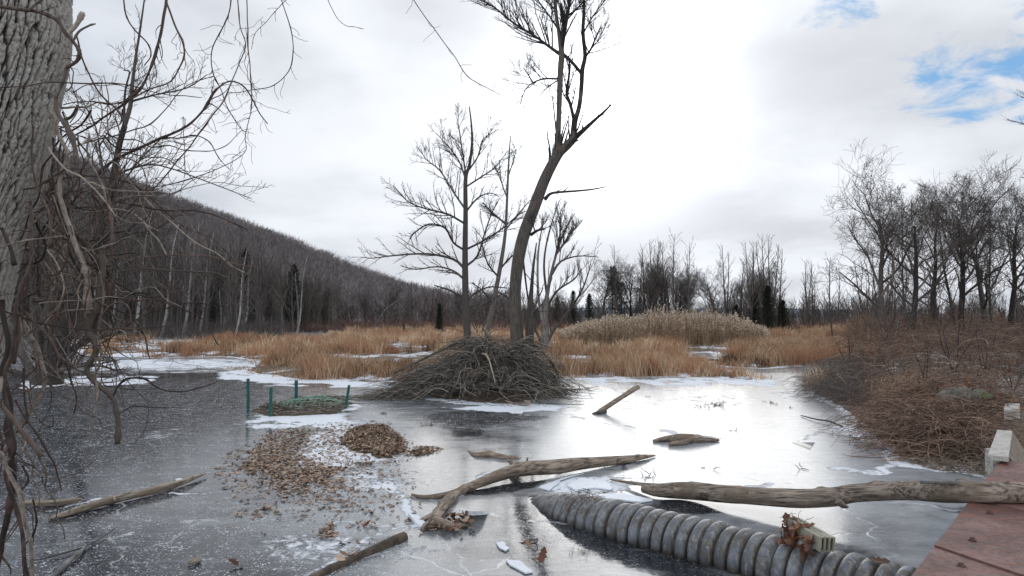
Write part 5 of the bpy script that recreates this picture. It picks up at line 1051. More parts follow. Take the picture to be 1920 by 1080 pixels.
def hoop():
    q0 = G(585, 765); root = thing('wire_cover', (q0[0], q0[1], 0), 'low domed green wire mesh cover among the green posts', 'wire cover')
    rx, ry, h = (gx(645, q0[1])-gx(515, q0[1]))/2, .62, .23; Ls = []; Rs = []
    def dome(u, v): rr2 = u*u+v*v; return np.array([q0[0]+u*rx, q0[1]+.1+v*ry, .015+h*max(0, 1-rr2)**.75+.02*math.sin(u*5+v*3)])
    mb = MB()
    for k in range(13):
        u = -1+2*(k+.5)/13; m_ = math.sqrt(1-u*u); mb.tubes(np.array([[dome(u+.02*math.sin(t*9+k), m_*t) for t in np.linspace(-1, 1, 14)]]), np.full((1, 14), .0042), 4, np.array([.5]), cap=False)
    for k in range(7):
        v = -1+2*(k+.5)/7; m_ = math.sqrt(1-v*v); mb.tubes(np.array([[dome(m_*t, v+.03*math.sin(t*7+k)) for t in np.linspace(-1, 1, 22)]]), np.full((1, 22), .0042), 4, np.array([.5]), cap=False)
    mb.build('mesh_dome', M['wire'], root, loc=tuple(root.location)).location = (0, 0, 0)
    mb = MB(); a = np.linspace(0, 2*math.pi, 40); mb.tubes(np.array([[(q0[0]+rx*math.cos(t), q0[1]+.1+ry*math.sin(t), .02+.012*math.sin(3*t)) for t in a]]), np.full((1, 40), .007), 5, cap=False)
    mb.build('rim', M['wire'], root, loc=tuple(root.location)).location = (0, 0, 0)
    pl = poly([(468, 773), (500, 760), (560, 750), (640, 752), (652, 762), (630, 776), (560, 780), (510, 781)]); c = pl.mean(0)
    r2_ = thing('debris_raft', (c[0], c[1], 0), 'low raft of twigs and dead leaves frozen under the wire cover', 'debris')
    mb = MB(); r = random.Random(3); xs = np.linspace(pl[:, 0].min()-.2, pl[:, 0].max()+.2, 70); ys = np.linspace(pl[:, 1].min()-.2, pl[:, 1].max()+.2, 60); YY, XX = np.meshgrid(ys, xs, indexing='ij'); zz = sstep(sdist(XX, YY, pl)+.2*(fbm(XX*4, YY*4, 3, 5)-.5), -.1, .25)*.045*(.4+fbm(XX*5, YY*5, 3, 8))-.01
    mb.raw(np.stack([XX-c[0], YY-c[1], zz], -1).reshape(-1, 3), grid_faces(60, 70)[:, ::-1]); mb.build('raft_body', M['mud'], r2_)
    Pp = []; Rp = []; LP = []
    while len(Pp) < 240 or len(LP) < 260:
        x, y = r.uniform(pl[:, 0].min(), pl[:, 0].max()), r.uniform(pl[:, 1].min(), pl[:, 1].max())
        if sdist(np.array([x]), np.array([y]), pl)[0] < -.05: continue
        a = r.gauss(0, .7); L = r.uniform(.15, .6); z = .05+.04*r.random()
        Pp.append([(x-c[0]+math.cos(a)*L*t, y-c[1]+math.sin(a)*L*t, z+.03*math.sin(3*t)) for t in (0, .33, .66, 1)]); Rp.append([.006, .007, .006, .003]); LP.append((x-c[0], y-c[1], .05))
    mb = MB(); mb.tubes(np.array(Pp), np.array(Rp), 4, np.random.default_rng(1).random(len(Pp)), cap=False); o = mb.build('twigs', M['stick'], r2_); o['kind'] = 'stuff'
    o = leaf_field('leaves', LP, .08, 'leaf', None, bias=-.1, parent=r2_); o['kind'] = 'stuff'
hoop()

# ---------------------------------------------------------------- logs
def log(nm, label, paths, m='log', cat='log', side=18, rough=.12, snowcap=0, zs=None, knots=3, seed=1):
    """paths: list of [(px, py, width px, axis height z)...]; the first is the trunk, others its branches"""
    root = None; r = random.Random(seed)
    for j, pts in enumerate(paths):
        rows = []
        for p in pts: q = G(p[0], p[1], p[3]); rows.append([*q, p[2]/2*q[1]/FPX])
        S = smooth_path(rows, 14); P, Rr = S[:, :3], S[:, 3]; n = len(P)
        if root is None:
            root = thing(nm, tuple(P[0]), label, cat); base = P[0]
        T = np.gradient(P, axis=0); T /= np.linalg.norm(T, axis=1, keepdims=True); U = np.cross([0, 0, 1], T); U /= np.linalg.norm(U, axis=1, keepdims=True); W = np.cross(T, U)
        s_ = np.cumsum(np.concatenate([[0], np.linalg.norm(np.diff(P, axis=0), axis=1)])); a = np.arange(side)*2*math.pi/side
        SS, AA = np.meshgrid(s_, a, indexing='ij'); ca = np.cos(AA); sa = np.sin(AA)
        nz = fbm(SS*2.2+j*9, ca*1.5+sa*.7+seed, 4, seed)-.5; nz2 = fbm(SS*1.3+4, ca*5+sa*3+seed, 3, seed+3)-.5
        rad = Rr[:, None]*(1+rough*2*nz+rough*1.2*nz2)
        for k in range(knots if j == 0 else 1):
            s0, a0 = r.uniform(.1, .9)*s_[-1], r.uniform(0, 6.28); dd = np.angle(np.exp(1j*(AA-a0))); rad = rad+Rr[:, None]*.28*np.exp(-((SS-s0)/.05)**2-(dd/.5)**2)
        V = P[:, None]+rad[..., None]*(ca[..., None]*U[:, None]+sa[..., None]*W[:, None])
        # local X along the log so that the grain follows it
        d = nrm(P[-1]-P[0]); e2 = nrm(np.cross([0, 0, 1], d)); e3 = np.cross(d, e2); Rm = np.stack([d, e2, e3], 1)
        Vl = (V.reshape(-1, 3)-P[0])@Rm
        mb = MB(); q = grid_faces(n, side, True)[:, ::-1]; V2 = np.vstack([Vl, (P[0]-d*Rr[0]*.4-P[0])@Rm, (P[-1]+d*Rr[-1]*.3-P[0])@Rm]); n0 = n*side
        t = [(n0, (i+1) % side, i) for i in range(side)]+[(n0+1, (n-1)*side+i, (n-1)*side+(i+1) % side) for i in range(side)]
        mb.raw(V2, q, t, .5); o = mb.build('trunk' if j == 0 else 'branch', M[m], root)
        from mathutils import Matrix
        o.matrix_local = Matrix.Translation(Vector(P[0]-base)) @ Matrix([[*row, 0] for row in Rm.tolist()]+[[0, 0, 0, 1]])
    return root
log('long_log', 'long weathered log reaching from the ice up across the rusty deck', [
 [(1205, 917, 14, .07), (1235, 920, 24, .085), (1290, 921, 31, .10), (1350, 926, 32, .14), (1420, 931, 31, .17), (1500, 935, 33, .21), (1560, 932, 34, .26), (1600, 925, 34, .30), (1680, 920, 35, .38), (1740, 921, 37, .46), (1830, 923, 39, .545), (1900, 924, 37, .56), (2000, 925, 34, .57), (2150, 930, 30, .58)],
 [(1250, 912, 9, .12), (1215, 909, 7, .08), (1180, 905, 6, .05), (1145, 899, 3, .03)],
 [(1570, 940, 14, .26), (1582, 948, 9, .22), (1590, 951, 4, .20)]], 'logx', seed=4, knots=7, side=26, rough=.14)
log('pale_pole', 'thin pale barkless pole lying along the top of the long log on the deck', [[(1725, 904, 5, .57), (1780, 905, 7, .60), (1850, 908, 10, .61), (1920, 912, 12, .61), (2060, 915, 13, .61)]], 'bark_pale', 'pole', seed=5, knots=0, rough=.05)
log('forked_log', 'forked driftwood log frozen into the ice in the middle foreground', [
 [(772, 928, 5, .02), (800, 932, 8, .02), (845, 926, 12, .03), (880, 913, 16, .05), (915, 899, 19, .08), (955, 885, 23, .11), (990, 878, 27, .13), (1040, 875, 26, .12), (1090, 869, 22, .10), (1140, 865, 17, .07), (1180, 861, 13, .05), (1205, 857, 9, .04), (1228, 854, 3, .02)],
 [(980, 877, 13, .12), (965, 870, 11, .11), (952, 863, 5, .09)], [(988, 866, 5, .18), (989, 858, 3, .24)]], 'log', seed=8, knots=5, side=22)
log('driftwood_root', 'broken shaggy root end trailing from the left tip of the forked log', [
 [(855, 925, 14, .03), (840, 940, 18, .04), (828, 955, 20, .04), (818, 972, 22, .04), (806, 985, 17, .03), (790, 994, 6, .02)], [(822, 965, 16, .05), (800, 972, 10, .04), (782, 977, 3, .02)], [(815, 975, 18, .05), (835, 985, 14, .04), (858, 988, 8, .03), (880, 984, 3, .02)]], 'log', 'driftwood', seed=9, knots=4, rough=.4)
leaf_field('leaf_clump', pxscatter(120, [(800, 985), (830, 965), (880, 968), (884, 985), (850, 998), (812, 998)], .03), .09, 'leaf', 'clump of wet brown leaves caught at the broken root', bias=-.1)
log('driftwood_slab', 'flat dark piece of sunken wood just above the forked log', [[(878, 845, 3, .0), (892, 853, 9, .015), (920, 853, 12, .02), (950, 858, 11, .015), (975, 860, 4, .0)]], 'log', 'driftwood', seed=10, rough=.25)
log('ice_stick', 'slanting dark stick poking up out of the ice right of the brush lodge', [[(1118, 776, 10, .0), (1128, 772, 9, .04), (1150, 768, 10, .0)]][:0] or [[(1112, 778, 8, -.02), (1122, 775, 9, .02), (1135, 771, 8, .04)]], 'bark', 'stick', seed=11, knots=1)
q0 = G(1122, 775, 0)
def raised_stick():
    P, Rr = traced([(1118, 779, 9), (1126, 771, 10), (1145, 758, 10), (1168, 743, 9), (1190, 729, 9), (1197, 726, 8)], q0[1], .35, 6); mb = MB(); mb.tubes(P[None], (Rr*(.9+.25*vnoise(np.arange(len(P))*.9, 0)))[None], 12, np.array([.5])); return P, mb
P_, mb_ = raised_stick(); rt_ = [o for o in COL.objects if o.name.startswith('ice_stick')][0]
mb_.build('shaft', M['log'], rt_, loc=tuple(rt_.location)).location = (0, 0, 0)
log('fallen_branch', 'long pale rotten branch on the dark ice at the left, longer of two', [[(92, 972, 5, .02), (120, 965, 10, .03), (160, 953, 12, .04), (200, 940, 13, .05), (250, 928, 13, .05), (300, 916, 12, .05), (340, 904, 10, .05), (385, 888, 4, .04)], [(215, 938, 5, .06), (212, 930, 4, .09)], [(250, 925, 4, .07), (246, 919, 3, .10)]], 'branch_pale', 'branch', seed=12, knots=9, rough=.42)
log('fallen_branch', 'shorter pale rotten branch on the dark ice at the left, nearly touching the longer one', [[(42, 942, 8, .03), (75, 943, 11, .04), (110, 942, 11, .04), (140, 938, 8, .04), (153, 935, 3, .03)]], 'branch_pale', 'branch', seed=13, knots=4, rough=.42)
log('sunken_log', 'dark wet log at the bottom edge rising to a cut end, leaf on top', [[(545, 1104, 14, -.01), (600, 1080, 17, -.005), (650, 1056, 20, -.005), (700, 1034, 22, .0), (740, 1016, 24, .01), (757, 1007, 20, .015)]], 'mud', 'log', seed=14, rough=.08)
leaf_field('leaf_on_log', [(*G(x, y, .10)[:2], .10) for x, y in ((650, 1043), (662, 1041), (640, 1050), (668, 1044))], .12, 'leaf', 'curled tan leaves lying on the sunken dark log', bias=.2)
log('driftwood_plank', 'grey splintered driftwood slab lying on the white ice right of centre', [[(1225, 827, 5, .02), (1250, 823, 12, .04), (1285, 822, 17, .06), (1320, 824, 12, .04), (1348, 825, 4, .02)], [(1255, 833, 7, .03), (1285, 828, 9, .05), (1310, 818, 6, .06)], [(1240, 824, 5, .05), (1270, 817, 6, .08), (1300, 816, 4, .07)]], 'log', 'driftwood', seed=15, rough=.3)
log('wood_chunk', 'small cut piece of wood on the ice near the bottom left', [[(353, 1056, 7, .02), (364, 1052, 9, .025), (376, 1049, 8, .02)]], 'branch_pale', 'wood chunk', seed=16, knots=0, rough=.1)
log('pale_stick', 'whitish peeled stick on dark ice at the bottom left corner', [[(95, 1085, 7, .02), (125, 1055, 8, .03), (150, 1035, 7, .03), (161, 1021, 3, .03)]], 'bark_pale', 'stick', seed=17, knots=1)
log('thin_twig', 'thin dark twig lying on the ice beside the pale stick', [[(60, 1052, 2, .01), (110, 1040, 2.5, .02), (170, 1020, 2.5, .02), (220, 988, 1.5, .02)]], 'bark_dark', 'twig', seed=18, knots=0)
log('mossy_log', 'low mossy log at the far marsh channel on the right', [[(1310, 678, 3, .05), (1335, 675, 4, .10), (1362, 677, 4, .08)]], 'mud', 'log', seed=19)
log('bank_twig', 'thin dead twig lying on the ice at the foot of the right bank', [[(1502, 779, 2, .02), (1530, 786, 2.5, .04), (1555, 790, 3, .05), (1580, 800, 3, .03)]], 'bark_dark', 'twig', seed=20)
# small scraps on the ice
tw_ = Br(90)
for px_, py_, n_, s_ in [(1340, 760, 14, .22), (1440, 755, 6, .1), (1320, 765, 6, .14), (803, 799, 5, .09), (722, 776, 5, .08), (1372, 808, 3, .06), (1510, 880, 3, .08), (1330, 880, 2, .10), (640, 1020, 4, .07), (880, 1000, 3, .08), (1095, 925, 6, .12), (985, 1015, 5, .09), (700, 790, 3, .07), (1480, 765, 4, .08), (1205, 895, 7, .14), (1215, 745, 3, .08)]:
    g = G(px_, py_)
    for k in range(n_): a = tw_.r.uniform(0, 6.28); tw_.curve((g[0]+tw_.r.gauss(0, s_*.6), g[1]+tw_.r.gauss(0, s_*.5), .008), (math.cos(a), math.sin(a), tw_.r.uniform(0, .6)), s_*tw_.r.uniform(.5, 1.4), .006, .003, 5, .25, -.05, 1)
by = MB(); by.tubes(np.array([b[0] for b in tw_.L]), np.array([b[1] for b in tw_.L]), 4, np.random.default_rng(2).random(len(tw_.L)), cap=False)
tag(by.build('twig_scraps', M['bark_dark']), 'small dark scraps of twig scattered over the ice', 'twigs', None, 'stuff')
P = [(*G(x+rl.gauss(0, 8), y+rl.gauss(0, 2.5))[:2], .0) for x, y, n_ in [(1340, 760, 9), (1320, 762, 4), (1447, 758, 4), (803, 799, 3), (722, 776, 3), (1372, 808, 2), (980, 760, 10), (955, 757, 8), (905, 750, 6), (1020, 762, 10), (700, 985, 4), (770, 975, 7), (455, 1065, 2), (990, 1020, 4), (1020, 1050, 3), (1120, 872, 3), (610, 1000, 4)] for _ in range(n_)]
leaf_field('stray_leaves', P, .085, 'leaf_rust', 'single rust-brown leaves lying here and there on the ice')
# broken ice pieces
def slab(nm, label, pts, th, m='snow', tilt=0, z=0.006, cat='ice slab', group=None):
    V2 = np.array([G(x, y, 0)[:2] for x, y in pts]); c = V2.mean(0); n = len(V2); rt = np.random.default_rng(len(pts)+int(pts[0][0]))
    fine = []
    for i in range(n):
        a, b = V2[i], V2[(i+1) % n]
        for t in (0, .33, .66): fine.append(a+(b-a)*t+rt.normal(0, .012, 2)*(t > 0)*np.linalg.norm(b-a)*2)
    V2 = np.array(fine)-c; n = len(V2); zz = z+V2[:, 1]*tilt+.0
    V = np.vstack([np.c_[V2, zz], np.c_[V2*.96, zz+th], [[0, 0, z+th*1.05]]]); q = [(i, (i+1) % n, n+(i+1) % n, n+i) for i in range(n)]; t = [(n+i, n+(i+1) % n, 2*n) for i in range(n)]
    mb = MB(); mb.raw(V, q, t); o = mb.build(nm, M[m], smooth=False); o.location = (c[0], c[1], 0); return tag(o, label, cat, group)
slab('ice_shard', 'clear upturned ice shard beside the broken root', [(872, 966), (900, 958), (918, 960), (905, 976), (888, 984), (878, 980)], .035, 'shard', -.25, .03)
slab('ice_slab', 'broad white ice slab between the forked log and the long log', [(1062, 912), (1090, 897), (1145, 908), (1150, 922), (1115, 917), (1080, 922)], .014)
slab('ice_slab', 'narrow white ice slab above the end of the culvert pipe', [(1010, 915), (1060, 897), (1095, 889), (1050, 900), (1030, 922)], .012)
slab('ice_slab', 'white ice slab against the far side of the culvert pipe', [(1110, 930), (1170, 927), (1225, 940), (1200, 944), (1140, 938)], .015)
slab('ice_slab', 'thin pale ice plate lying by the tip of the culvert pipe', [(930, 1020), (943, 1018), (955, 1030), (948, 1036), (936, 1030)], .01)
slab('ice_slab', 'long pale ice plate near the bottom edge left of the pipe reflection', [(948, 1052), (975, 1054), (1000, 1075), (985, 1078), (955, 1062)], .01)
slab('ice_chip', 'small white ice chip left of the broken root', [(765, 972), (785, 975), (798, 985), (788, 992), (776, 982)], .03, 'snow', .1)
def gap(nm, label, pts):
    V2 = np.array([G(x, y, 0)[:2] for x, y in pts]); c = V2.mean(0); V2 = V2-c; n = len(V2); V = np.vstack([np.c_[V2, np.full(n, .004)], np.c_[V2*.9, np.full(n, .006)]]); mb = MB()
    mb.raw(V, [(i, (i+1) % n, n+(i+1) % n, n+i) for i in range(n)], [(n, n+i, n+i+1) for i in range(1, n-1)]); m = M.get('openwater')
    if not m: m, t, b = mat('open_water'); b.inputs['Base Color'].default_value = (.02, .03, .03, 1); b.inputs['Roughness'].default_value = .05; b.inputs['IOR'].default_value = 1.33; b.inputs['Specular IOR Level'].default_value = .12; M['openwater'] = m
    o = mb.build(nm, m); o.location = (c[0], c[1], 0); return tag(o, label, 'open water', None, 'structure')
gap('water', None, [(1485, 830), (1528, 830), (1519, 843)])

# ---------------------------------------------------------------- corrugated pipe
def pipe():
    ctrl = np.array([[.02, 8.02, -.34], [.17, 7.85, -.27], [.40, 7.45, -.16], [.62, 7.02, -.04], [.88, 6.62, .015], [1.2, 6.28, .04], [1.55, 5.93, .045], [2.0, 5.48, .045], [2.55, 4.90, .045], [3.2, 4.15, .045], [3.9, 3.35, .045]])
    S = smooth_path(np.c_[ctrl, np.full(len(ctrl), .25)], 12); s_ = np.cumsum(np.r_[0, np.linalg.norm(np.diff(S[:, :3], axis=0), axis=1)])
    L = s_[-1]; n = int(L/.0064); ss = np.linspace(0, L, n); P = np.stack([np.interp(ss, s_, S[:, i]) for i in range(3)], 1)
    pitch = .118; ph = (ss/pitch) % 1; prof = np.sqrt(np.clip(1-(np.abs(ph-.5)/.44)**2.6, 0, 1)); rj = np.random.default_rng(4).normal(0, 1, 200)[(ss/pitch).astype(int)]; Rr = .192+.056*prof*(1+.10*rj)
    Rr = Rr*np.interp(ss, [0, .8, 1.4], [.96, 1, 1])
    T = np.gradient(P, axis=0); T /= np.linalg.norm(T, axis=1, keepdims=True); U = np.cross([0, 0, 1], T); U /= np.linalg.norm(U, axis=1, keepdims=True); W = np.cross(T, U)
    side = 56; a = np.arange(side)*2*math.pi/side; wob = 1+.012*np.sin(a*2+1)[None]+.01*(fbm(ss[:, None]*1.5, np.cos(a)[None]*2, 2, 3)-.5)
    V = P[:, None]+(Rr[:, None]*wob)[..., None]*(np.cos(a)[None, :, None]*U[:, None]+np.sin(a)[None, :, None]*W[:, None])
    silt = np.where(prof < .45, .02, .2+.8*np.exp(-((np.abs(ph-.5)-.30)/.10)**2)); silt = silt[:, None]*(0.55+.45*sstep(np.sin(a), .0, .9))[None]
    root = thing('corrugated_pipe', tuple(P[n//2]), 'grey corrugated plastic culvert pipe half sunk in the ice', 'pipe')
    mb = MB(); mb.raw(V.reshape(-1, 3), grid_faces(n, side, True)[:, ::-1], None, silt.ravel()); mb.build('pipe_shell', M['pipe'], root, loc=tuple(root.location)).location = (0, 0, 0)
    return P, ss, T
pipeP, pipeS, pipeT = pipe()
leaf_field('leaf_on_pipe', [(*D(1648, 1047, 4.85)[:2], .285), (*D(1640, 1050, 4.85)[:2], .29)], .12, 'leaf', 'curled tan leaf lying on the near end of the culvert pipe', bias=.1)
gr_ = Br(91)
for px_, n_ in ((1085, 16), (1110, 8)):
    g = G(px_, 931, .27)
    for k in range(n_): gr_.curve((g[0]+gr_.r.gauss(0, .05), g[1]+gr_.r.gauss(0, .04), .25), (gr_.r.gauss(0, .6), gr_.r.gauss(0, .4), 1), gr_.r.uniform(.05, .14), .004, .0015, 5, .4, -.3, 1)
by = MB(); by.tubes(np.array([b[0] for b in gr_.L]), np.array([b[1] for b in gr_.L]), 4, cap=False); tag(by.build('twig_tuft', M['stick_light']), 'little tuft of dry stalks caught on top of the far part of the pipe', 'twigs', None, 'stuff')
# beige vent block strapped with leaves
def vent():
    a, b = D(1484, 980, 5.42), D(1550, 1004, 5.0); c = (a+b)/2; c[2] = .375; dr = b-a; dr[2] = 0; L = .40; ang = math.atan2(dr[1], dr[0])
    root = thing('vent_block', tuple(c), 'beige slotted plastic block resting on the culvert pipe', 'plastic block', rz=ang); root.rotation_euler = (R(-4), R(3), ang)
    w_, h = .125, .105; mb = MB()
    def box(x0, x1, y0, y1, z0, z1, bv=.006):
        xs = [x0, x0+bv, x1-bv, x1]; V = []; 
        for x, k in ((x0, bv), (x0+bv, 0), (x1-bv, 0), (x1, bv)):
            V += [(x, y0+k, z0+bv), (x, y0+bv+k*.5, z0+k), (x, y1-bv-k*.5, z0+k), (x, y1-k, z0+bv), (x, y1-k, z1-bv), (x, y1-bv-k*.5, z1-k), (x, y0+bv+k*.5, z1-k), (x, y0+k, z1-bv)]
        q = [(i*8+j, i*8+(j+1) % 8, (i+1)*8+(j+1) % 8, (i+1)*8+j) for i in range(3) for j in range(8)]; t = [(0, j+1, j) for j in range(1, 7)]+[(24, 24+j, 25+j) for j in range(1, 7)]
        q = [f[::-1] for f in q]; mb.raw(V, q, t)
    box(-L/2, L/2-.006, -w_/2, w_/2, -h/2, h/2)
    for y0 in (-w_/2, -w_/2+.036, -w_/2+.072, w_/2-.017): box(L/2-.006+.0005, L/2+.02, y0, y0+.017, -h/2, h/2, .001)
    for z0 in (-h/2, h/2-.008): box(L/2-.0055, L/2+.019, -w_/2+.001, w_/2-.001, z0, z0+.008, .001)
    mb.build('block_body', M['pvc'], root, smooth=False)
    mb = MB(); mb.raw([(L/2+.0005, -w_/2+.004, -h/2+.004), (L/2+.0005, w_/2-.004, -h/2+.004), (L/2+.0005, w_/2-.004, h/2-.004), (L/2+.0005, -w_/2+.004, h/2-.004)], [(0, 1, 2, 3)]); mb.build('slot_shade_sheet', M['hole'], root)  # near-black sheet paints the shade inside the end slots
    mb = MB()
    for yy in (-.02, .02): mb.raw([(x, yy+dy_, h/2+dz) for x in (-L/2+.01, L/2-.02) for dy_, dz in ((-.004, -.002), (-.003, .004), (.003, .004), (.004, -.002))], [(0, 1, 5, 4), (1, 2, 6, 5), (2, 3, 7, 6)])
    mb.build('top_ribs', M['pvc'], root, smooth=False)
    r = random.Random(8); b_ = Br(92); ca, sa = math.cos(ang), math.sin(ang)
    W = lambda x, y, z: (c[0]+x*ca-y*sa, c[1]+x*sa+y*ca, c[2]+z)
    P = [W(r.uniform(-.22, .16), -w_/2-r.uniform(0, .05), r.uniform(-.13, .04)) for _ in range(34)]+[W(r.uniform(-.22, -.12), r.uniform(-.05, .05), r.uniform(.0, .06)) for _ in range(12)]+[W(r.uniform(-.03, .04), r.uniform(-.06, 0), .05) for _ in range(5)]
    leaf_field('leaf_bundle', P, .12, 'leaf_rust', 'bunch of curled rust-brown leaves hanging on the beige block', tilt=1.1)
    for k in range(26): b_.curve(W(r.uniform(-.24, -.08), r.uniform(-.08, .03), r.uniform(-.06, .07)), (r.gauss(0, 1), r.gauss(0, 1), r.gauss(.2, .6)), r.uniform(.08, .2), .0028, .0015, 8, .45, -.05, 1)
    by = MB(); by.tubes(np.array([q[0] for q in b_.L]), np.array([q[1] for q in b_.L]), 4, cap=False); tag(by.build('root_fibres', M['vine']), 'wiry rootlets wound round the left end of the beige block', 'roots', None, 'stuff')
vent()

# ---------------------------------------------------------------- rusty deck
ZD = .45
e0 = np.array([2.845, 4.67]); ed = nrm(np.array([2.435, 2.76])); sd_ = nrm(np.array([.36, -.93]))
def plate(s0, s1, z, lab, bolts):
    W_ = 3.2; th = .016; A = e0+ed*s0; B = e0+ed*s1; c = np.array([*(A+B)/2, z]); cr = [A, B, B+sd_*W_, A+sd_*W_]; root = thing('deck_plate', (A[0], A[1], z), lab, 'deck plate', 'rusty steel plates of the deck')
    N = 24; mb = MB(); V = []
    for i in range(N+1):
        for j in range(N+1): p = A+(B-A)*i/N+sd_*W_*j/N; V.append((p[0]-A[0], p[1]-A[1], .006*(fbm(p[0]*1.2, p[1]*1.2, 2, 12)-.5)*2))
    q = [(i*(N+1)+j, i*(N+1)+j+1, (i+1)*(N+1)+j+1, (i+1)*(N+1)+j) for i in range(N) for j in range(N)]; q = [f[::-1] for f in q]
    ring = [i*(N+1) for i in range(N+1)]+[N*(N+1)+j for j in range(1, N+1)]+[i*(N+1)+N for i in range(N-1, -1, -1)]+[j for j in range(N-1, 0, -1)]
    V = np.array(V); n0 = len(V); low = V[ring]-[0, 0, th]; V = np.vstack([V, low]); m_ = len(ring); q += [(ring[i], ring[(i+1) % m_], n0+(i+1) % m_, n0+i) for i in range(m_)]
    V[:, 2] += th; mb.raw(V, q); mb.build('plate', M['rust'], root, smooth=False)
    for s_, t_ in bolts:
        p = A+ed*s_+sd_*t_; mb = MB(); a = np.arange(6)*math.pi/3+random.random()
        for rad, z0, z1 in ((.026, .0, .005), (.016, .0055, .018)):
            k = 18 if rad > .02 else 6; aa_ = np.arange(k)*2*math.pi/k+random.random(); V = [(rad*math.cos(x), rad*math.sin(x), z0) for x in aa_]+[(rad*math.cos(x)*.94, rad*math.sin(x)*.94, z1) for x in aa_]+[(0, 0, z1+.001)]; mb.raw(V, [(i, (i+1) % k, k+(i+1) % k, k+i) for i in range(k)], [(k+i, k+(i+1) % k, 2*k) for i in range(k)])
        o = mb.build('bolt', M['bolt'], root); o.location = (p[0]-A[0], p[1]-A[1], th+.004)
plate(-3.4, -.012, ZD-.012, 'rusty steel deck plate nearest the camera at the bottom right corner', [(3.2, .22), (2.2, .2)])
plate(0, 1.56, ZD, 'middle rusty steel deck plate that the long log lies on', [(.38, .2), (1.25, .2)])
plate(1.572, 3.66, ZD+.01, 'far rusty steel deck plate beyond the long log', [(.25, .2), (.9, .2), (1.8, .3)])
def beam():
    A = e0-ed*3.6+sd_*.14; B = e0+ed*3.5+sd_*.14; d = B-A; L = np.linalg.norm(d); o = thing('deck_beam', (A[0], A[1], 0), 'dark timber beam carrying the edge of the rusty deck', 'beam', rz=math.atan2(d[1], d[0]))
    for nm, (x0, x1, y0, y1, z0, z1) in (('beam_body', (0, L, -.07, .07, .20, .43)), ('pile', (L*.45, L*.45+.16, -.08, .08, -.3, .198)), ('pile', (L*.97-.16, L*.97, -.08, .08, -.3, .198)), ('pile', (.2, .36, -.08, .08, -.3, .198))):
        mb = MB(); mb.raw([(x, y, z) for z in (z0, z1) for x, y in ((x0, y0), (x1, y0), (x1, y1), (x0, y1))], [(3, 2, 1, 0), (4, 5, 6, 7), (0, 1, 5, 4), (1, 2, 6, 5), (2, 3, 7, 6), (3, 0, 4, 7)]); mb.build(nm, M['bark_dark'], o, smooth=False)
beam()
def quad_block(nm, lab, pts, z1, th, m, cat, partn):
    c = np.mean([G(x, y, z1) for x, y in pts], 0); T_ = [G(x, y, z1)-c for x, y in pts]; root = thing(nm, tuple(c), lab, cat); mb = MB(); n = len(T_)
    V = [t for t in T_]+[t-np.array([0, 0, th]) for t in T_]; V2 = [t*.97+np.array([0, 0, .006]) for t in T_]; mb.raw(V+V2, [(i, (i+1) % n, n+(i+1) % n, n+i) for i in range(n)]+[(2*n+i, 2*n+(i+1) % n, (i+1) % n, i) for i in range(n)]+[(2*n+3, 2*n+2, 2*n+1, 2*n)][:1]+[(n, n+1, n+2, n+3)]); mb.build(partn, M[m], root, smooth=False); return root, mb
def whiteboard():
    root, _ = quad_block('white_timber', 'weathered white-painted timber end beside the far deck corner', [(1852, 853), (1891, 857), (1898, 808), (1870, 806)], .56, .05, 'white', 'top_board', 'top_board')
    c = np.array(root.location); mb = MB(); a, b = G(1893, 857, .47)-c, G(1899, 812, .47)-c
    mb.raw([a, b, b+[.16, -.02, -.28], a+[.16, -.02, -.28], a+[.02, .02, -.0], b+[.02, .02, 0], b+[.2, .02, -.28], a+[.2, .02, -.28]], [(3, 2, 1, 0), (4, 5, 6, 7), (0, 1, 5, 4), (2, 3, 7, 6), (1, 2, 6, 5), (3, 0, 4, 7)]); mb.build('side_board', M['stick_light'], root, smooth=False)
    a = G(1858, 858, .44)-c; mb = MB(); V = [(a[0]+x, a[1]+y, z) for z in (-.055, -.5) for x, y in ((.07, .07), (.14, .07), (.14, .2), (.07, .2))]; mb.raw(V, [(0, 1, 2, 3), (7, 6, 5, 4), (0, 4, 5, 1), (1, 5, 6, 2), (2, 6, 7, 3), (3, 7, 4, 0)]); mb.build('support_post', M['white'], root, smooth=False)
whiteboard()
quad_block('concrete_block', 'small pale weathered block lying in the brush behind the boulder', [(1882, 768), (1912, 768), (1912, 757), (1884, 757)], .60, .22, 'white', 'block', 'block_body')
def boulder():
    c = G(1806, 782, .30); mb = MB(); nu, nv = 60, 30; u = np.linspace(0, 2*math.pi, nu, endpoint=False); v = np.linspace(.02, math.pi-.02, nv); VV, UU = np.meshgrid(v, u, indexing='ij')
    d = np.stack([np.sin(VV)*np.cos(UU), np.sin(VV)*np.sin(UU), np.cos(VV)], -1); f = np.abs(d[..., 0])**3+np.abs(d[..., 1])**3+np.abs(d[..., 2])**2.5; rr_ = f**(-1/3)*(1+.28*(fbm(d[..., 0]*2+3, d[..., 1]*2+d[..., 2]*1.5, 4, 6)-.5))
    V = d*rr_[..., None]*[.40, .34, .20]; V[..., 2] += V[..., 0]*.12; mb.raw(V.reshape(-1, 3), grid_faces(nv, nu, True)); o = mb.build('boulder', M['rock']); o.location = (c[0], c[1], .60); o.rotation_euler = (.1, .05, .3); tag(o, 'grey flat-topped boulder half buried in brush on the right bank', 'boulder')
boulder()

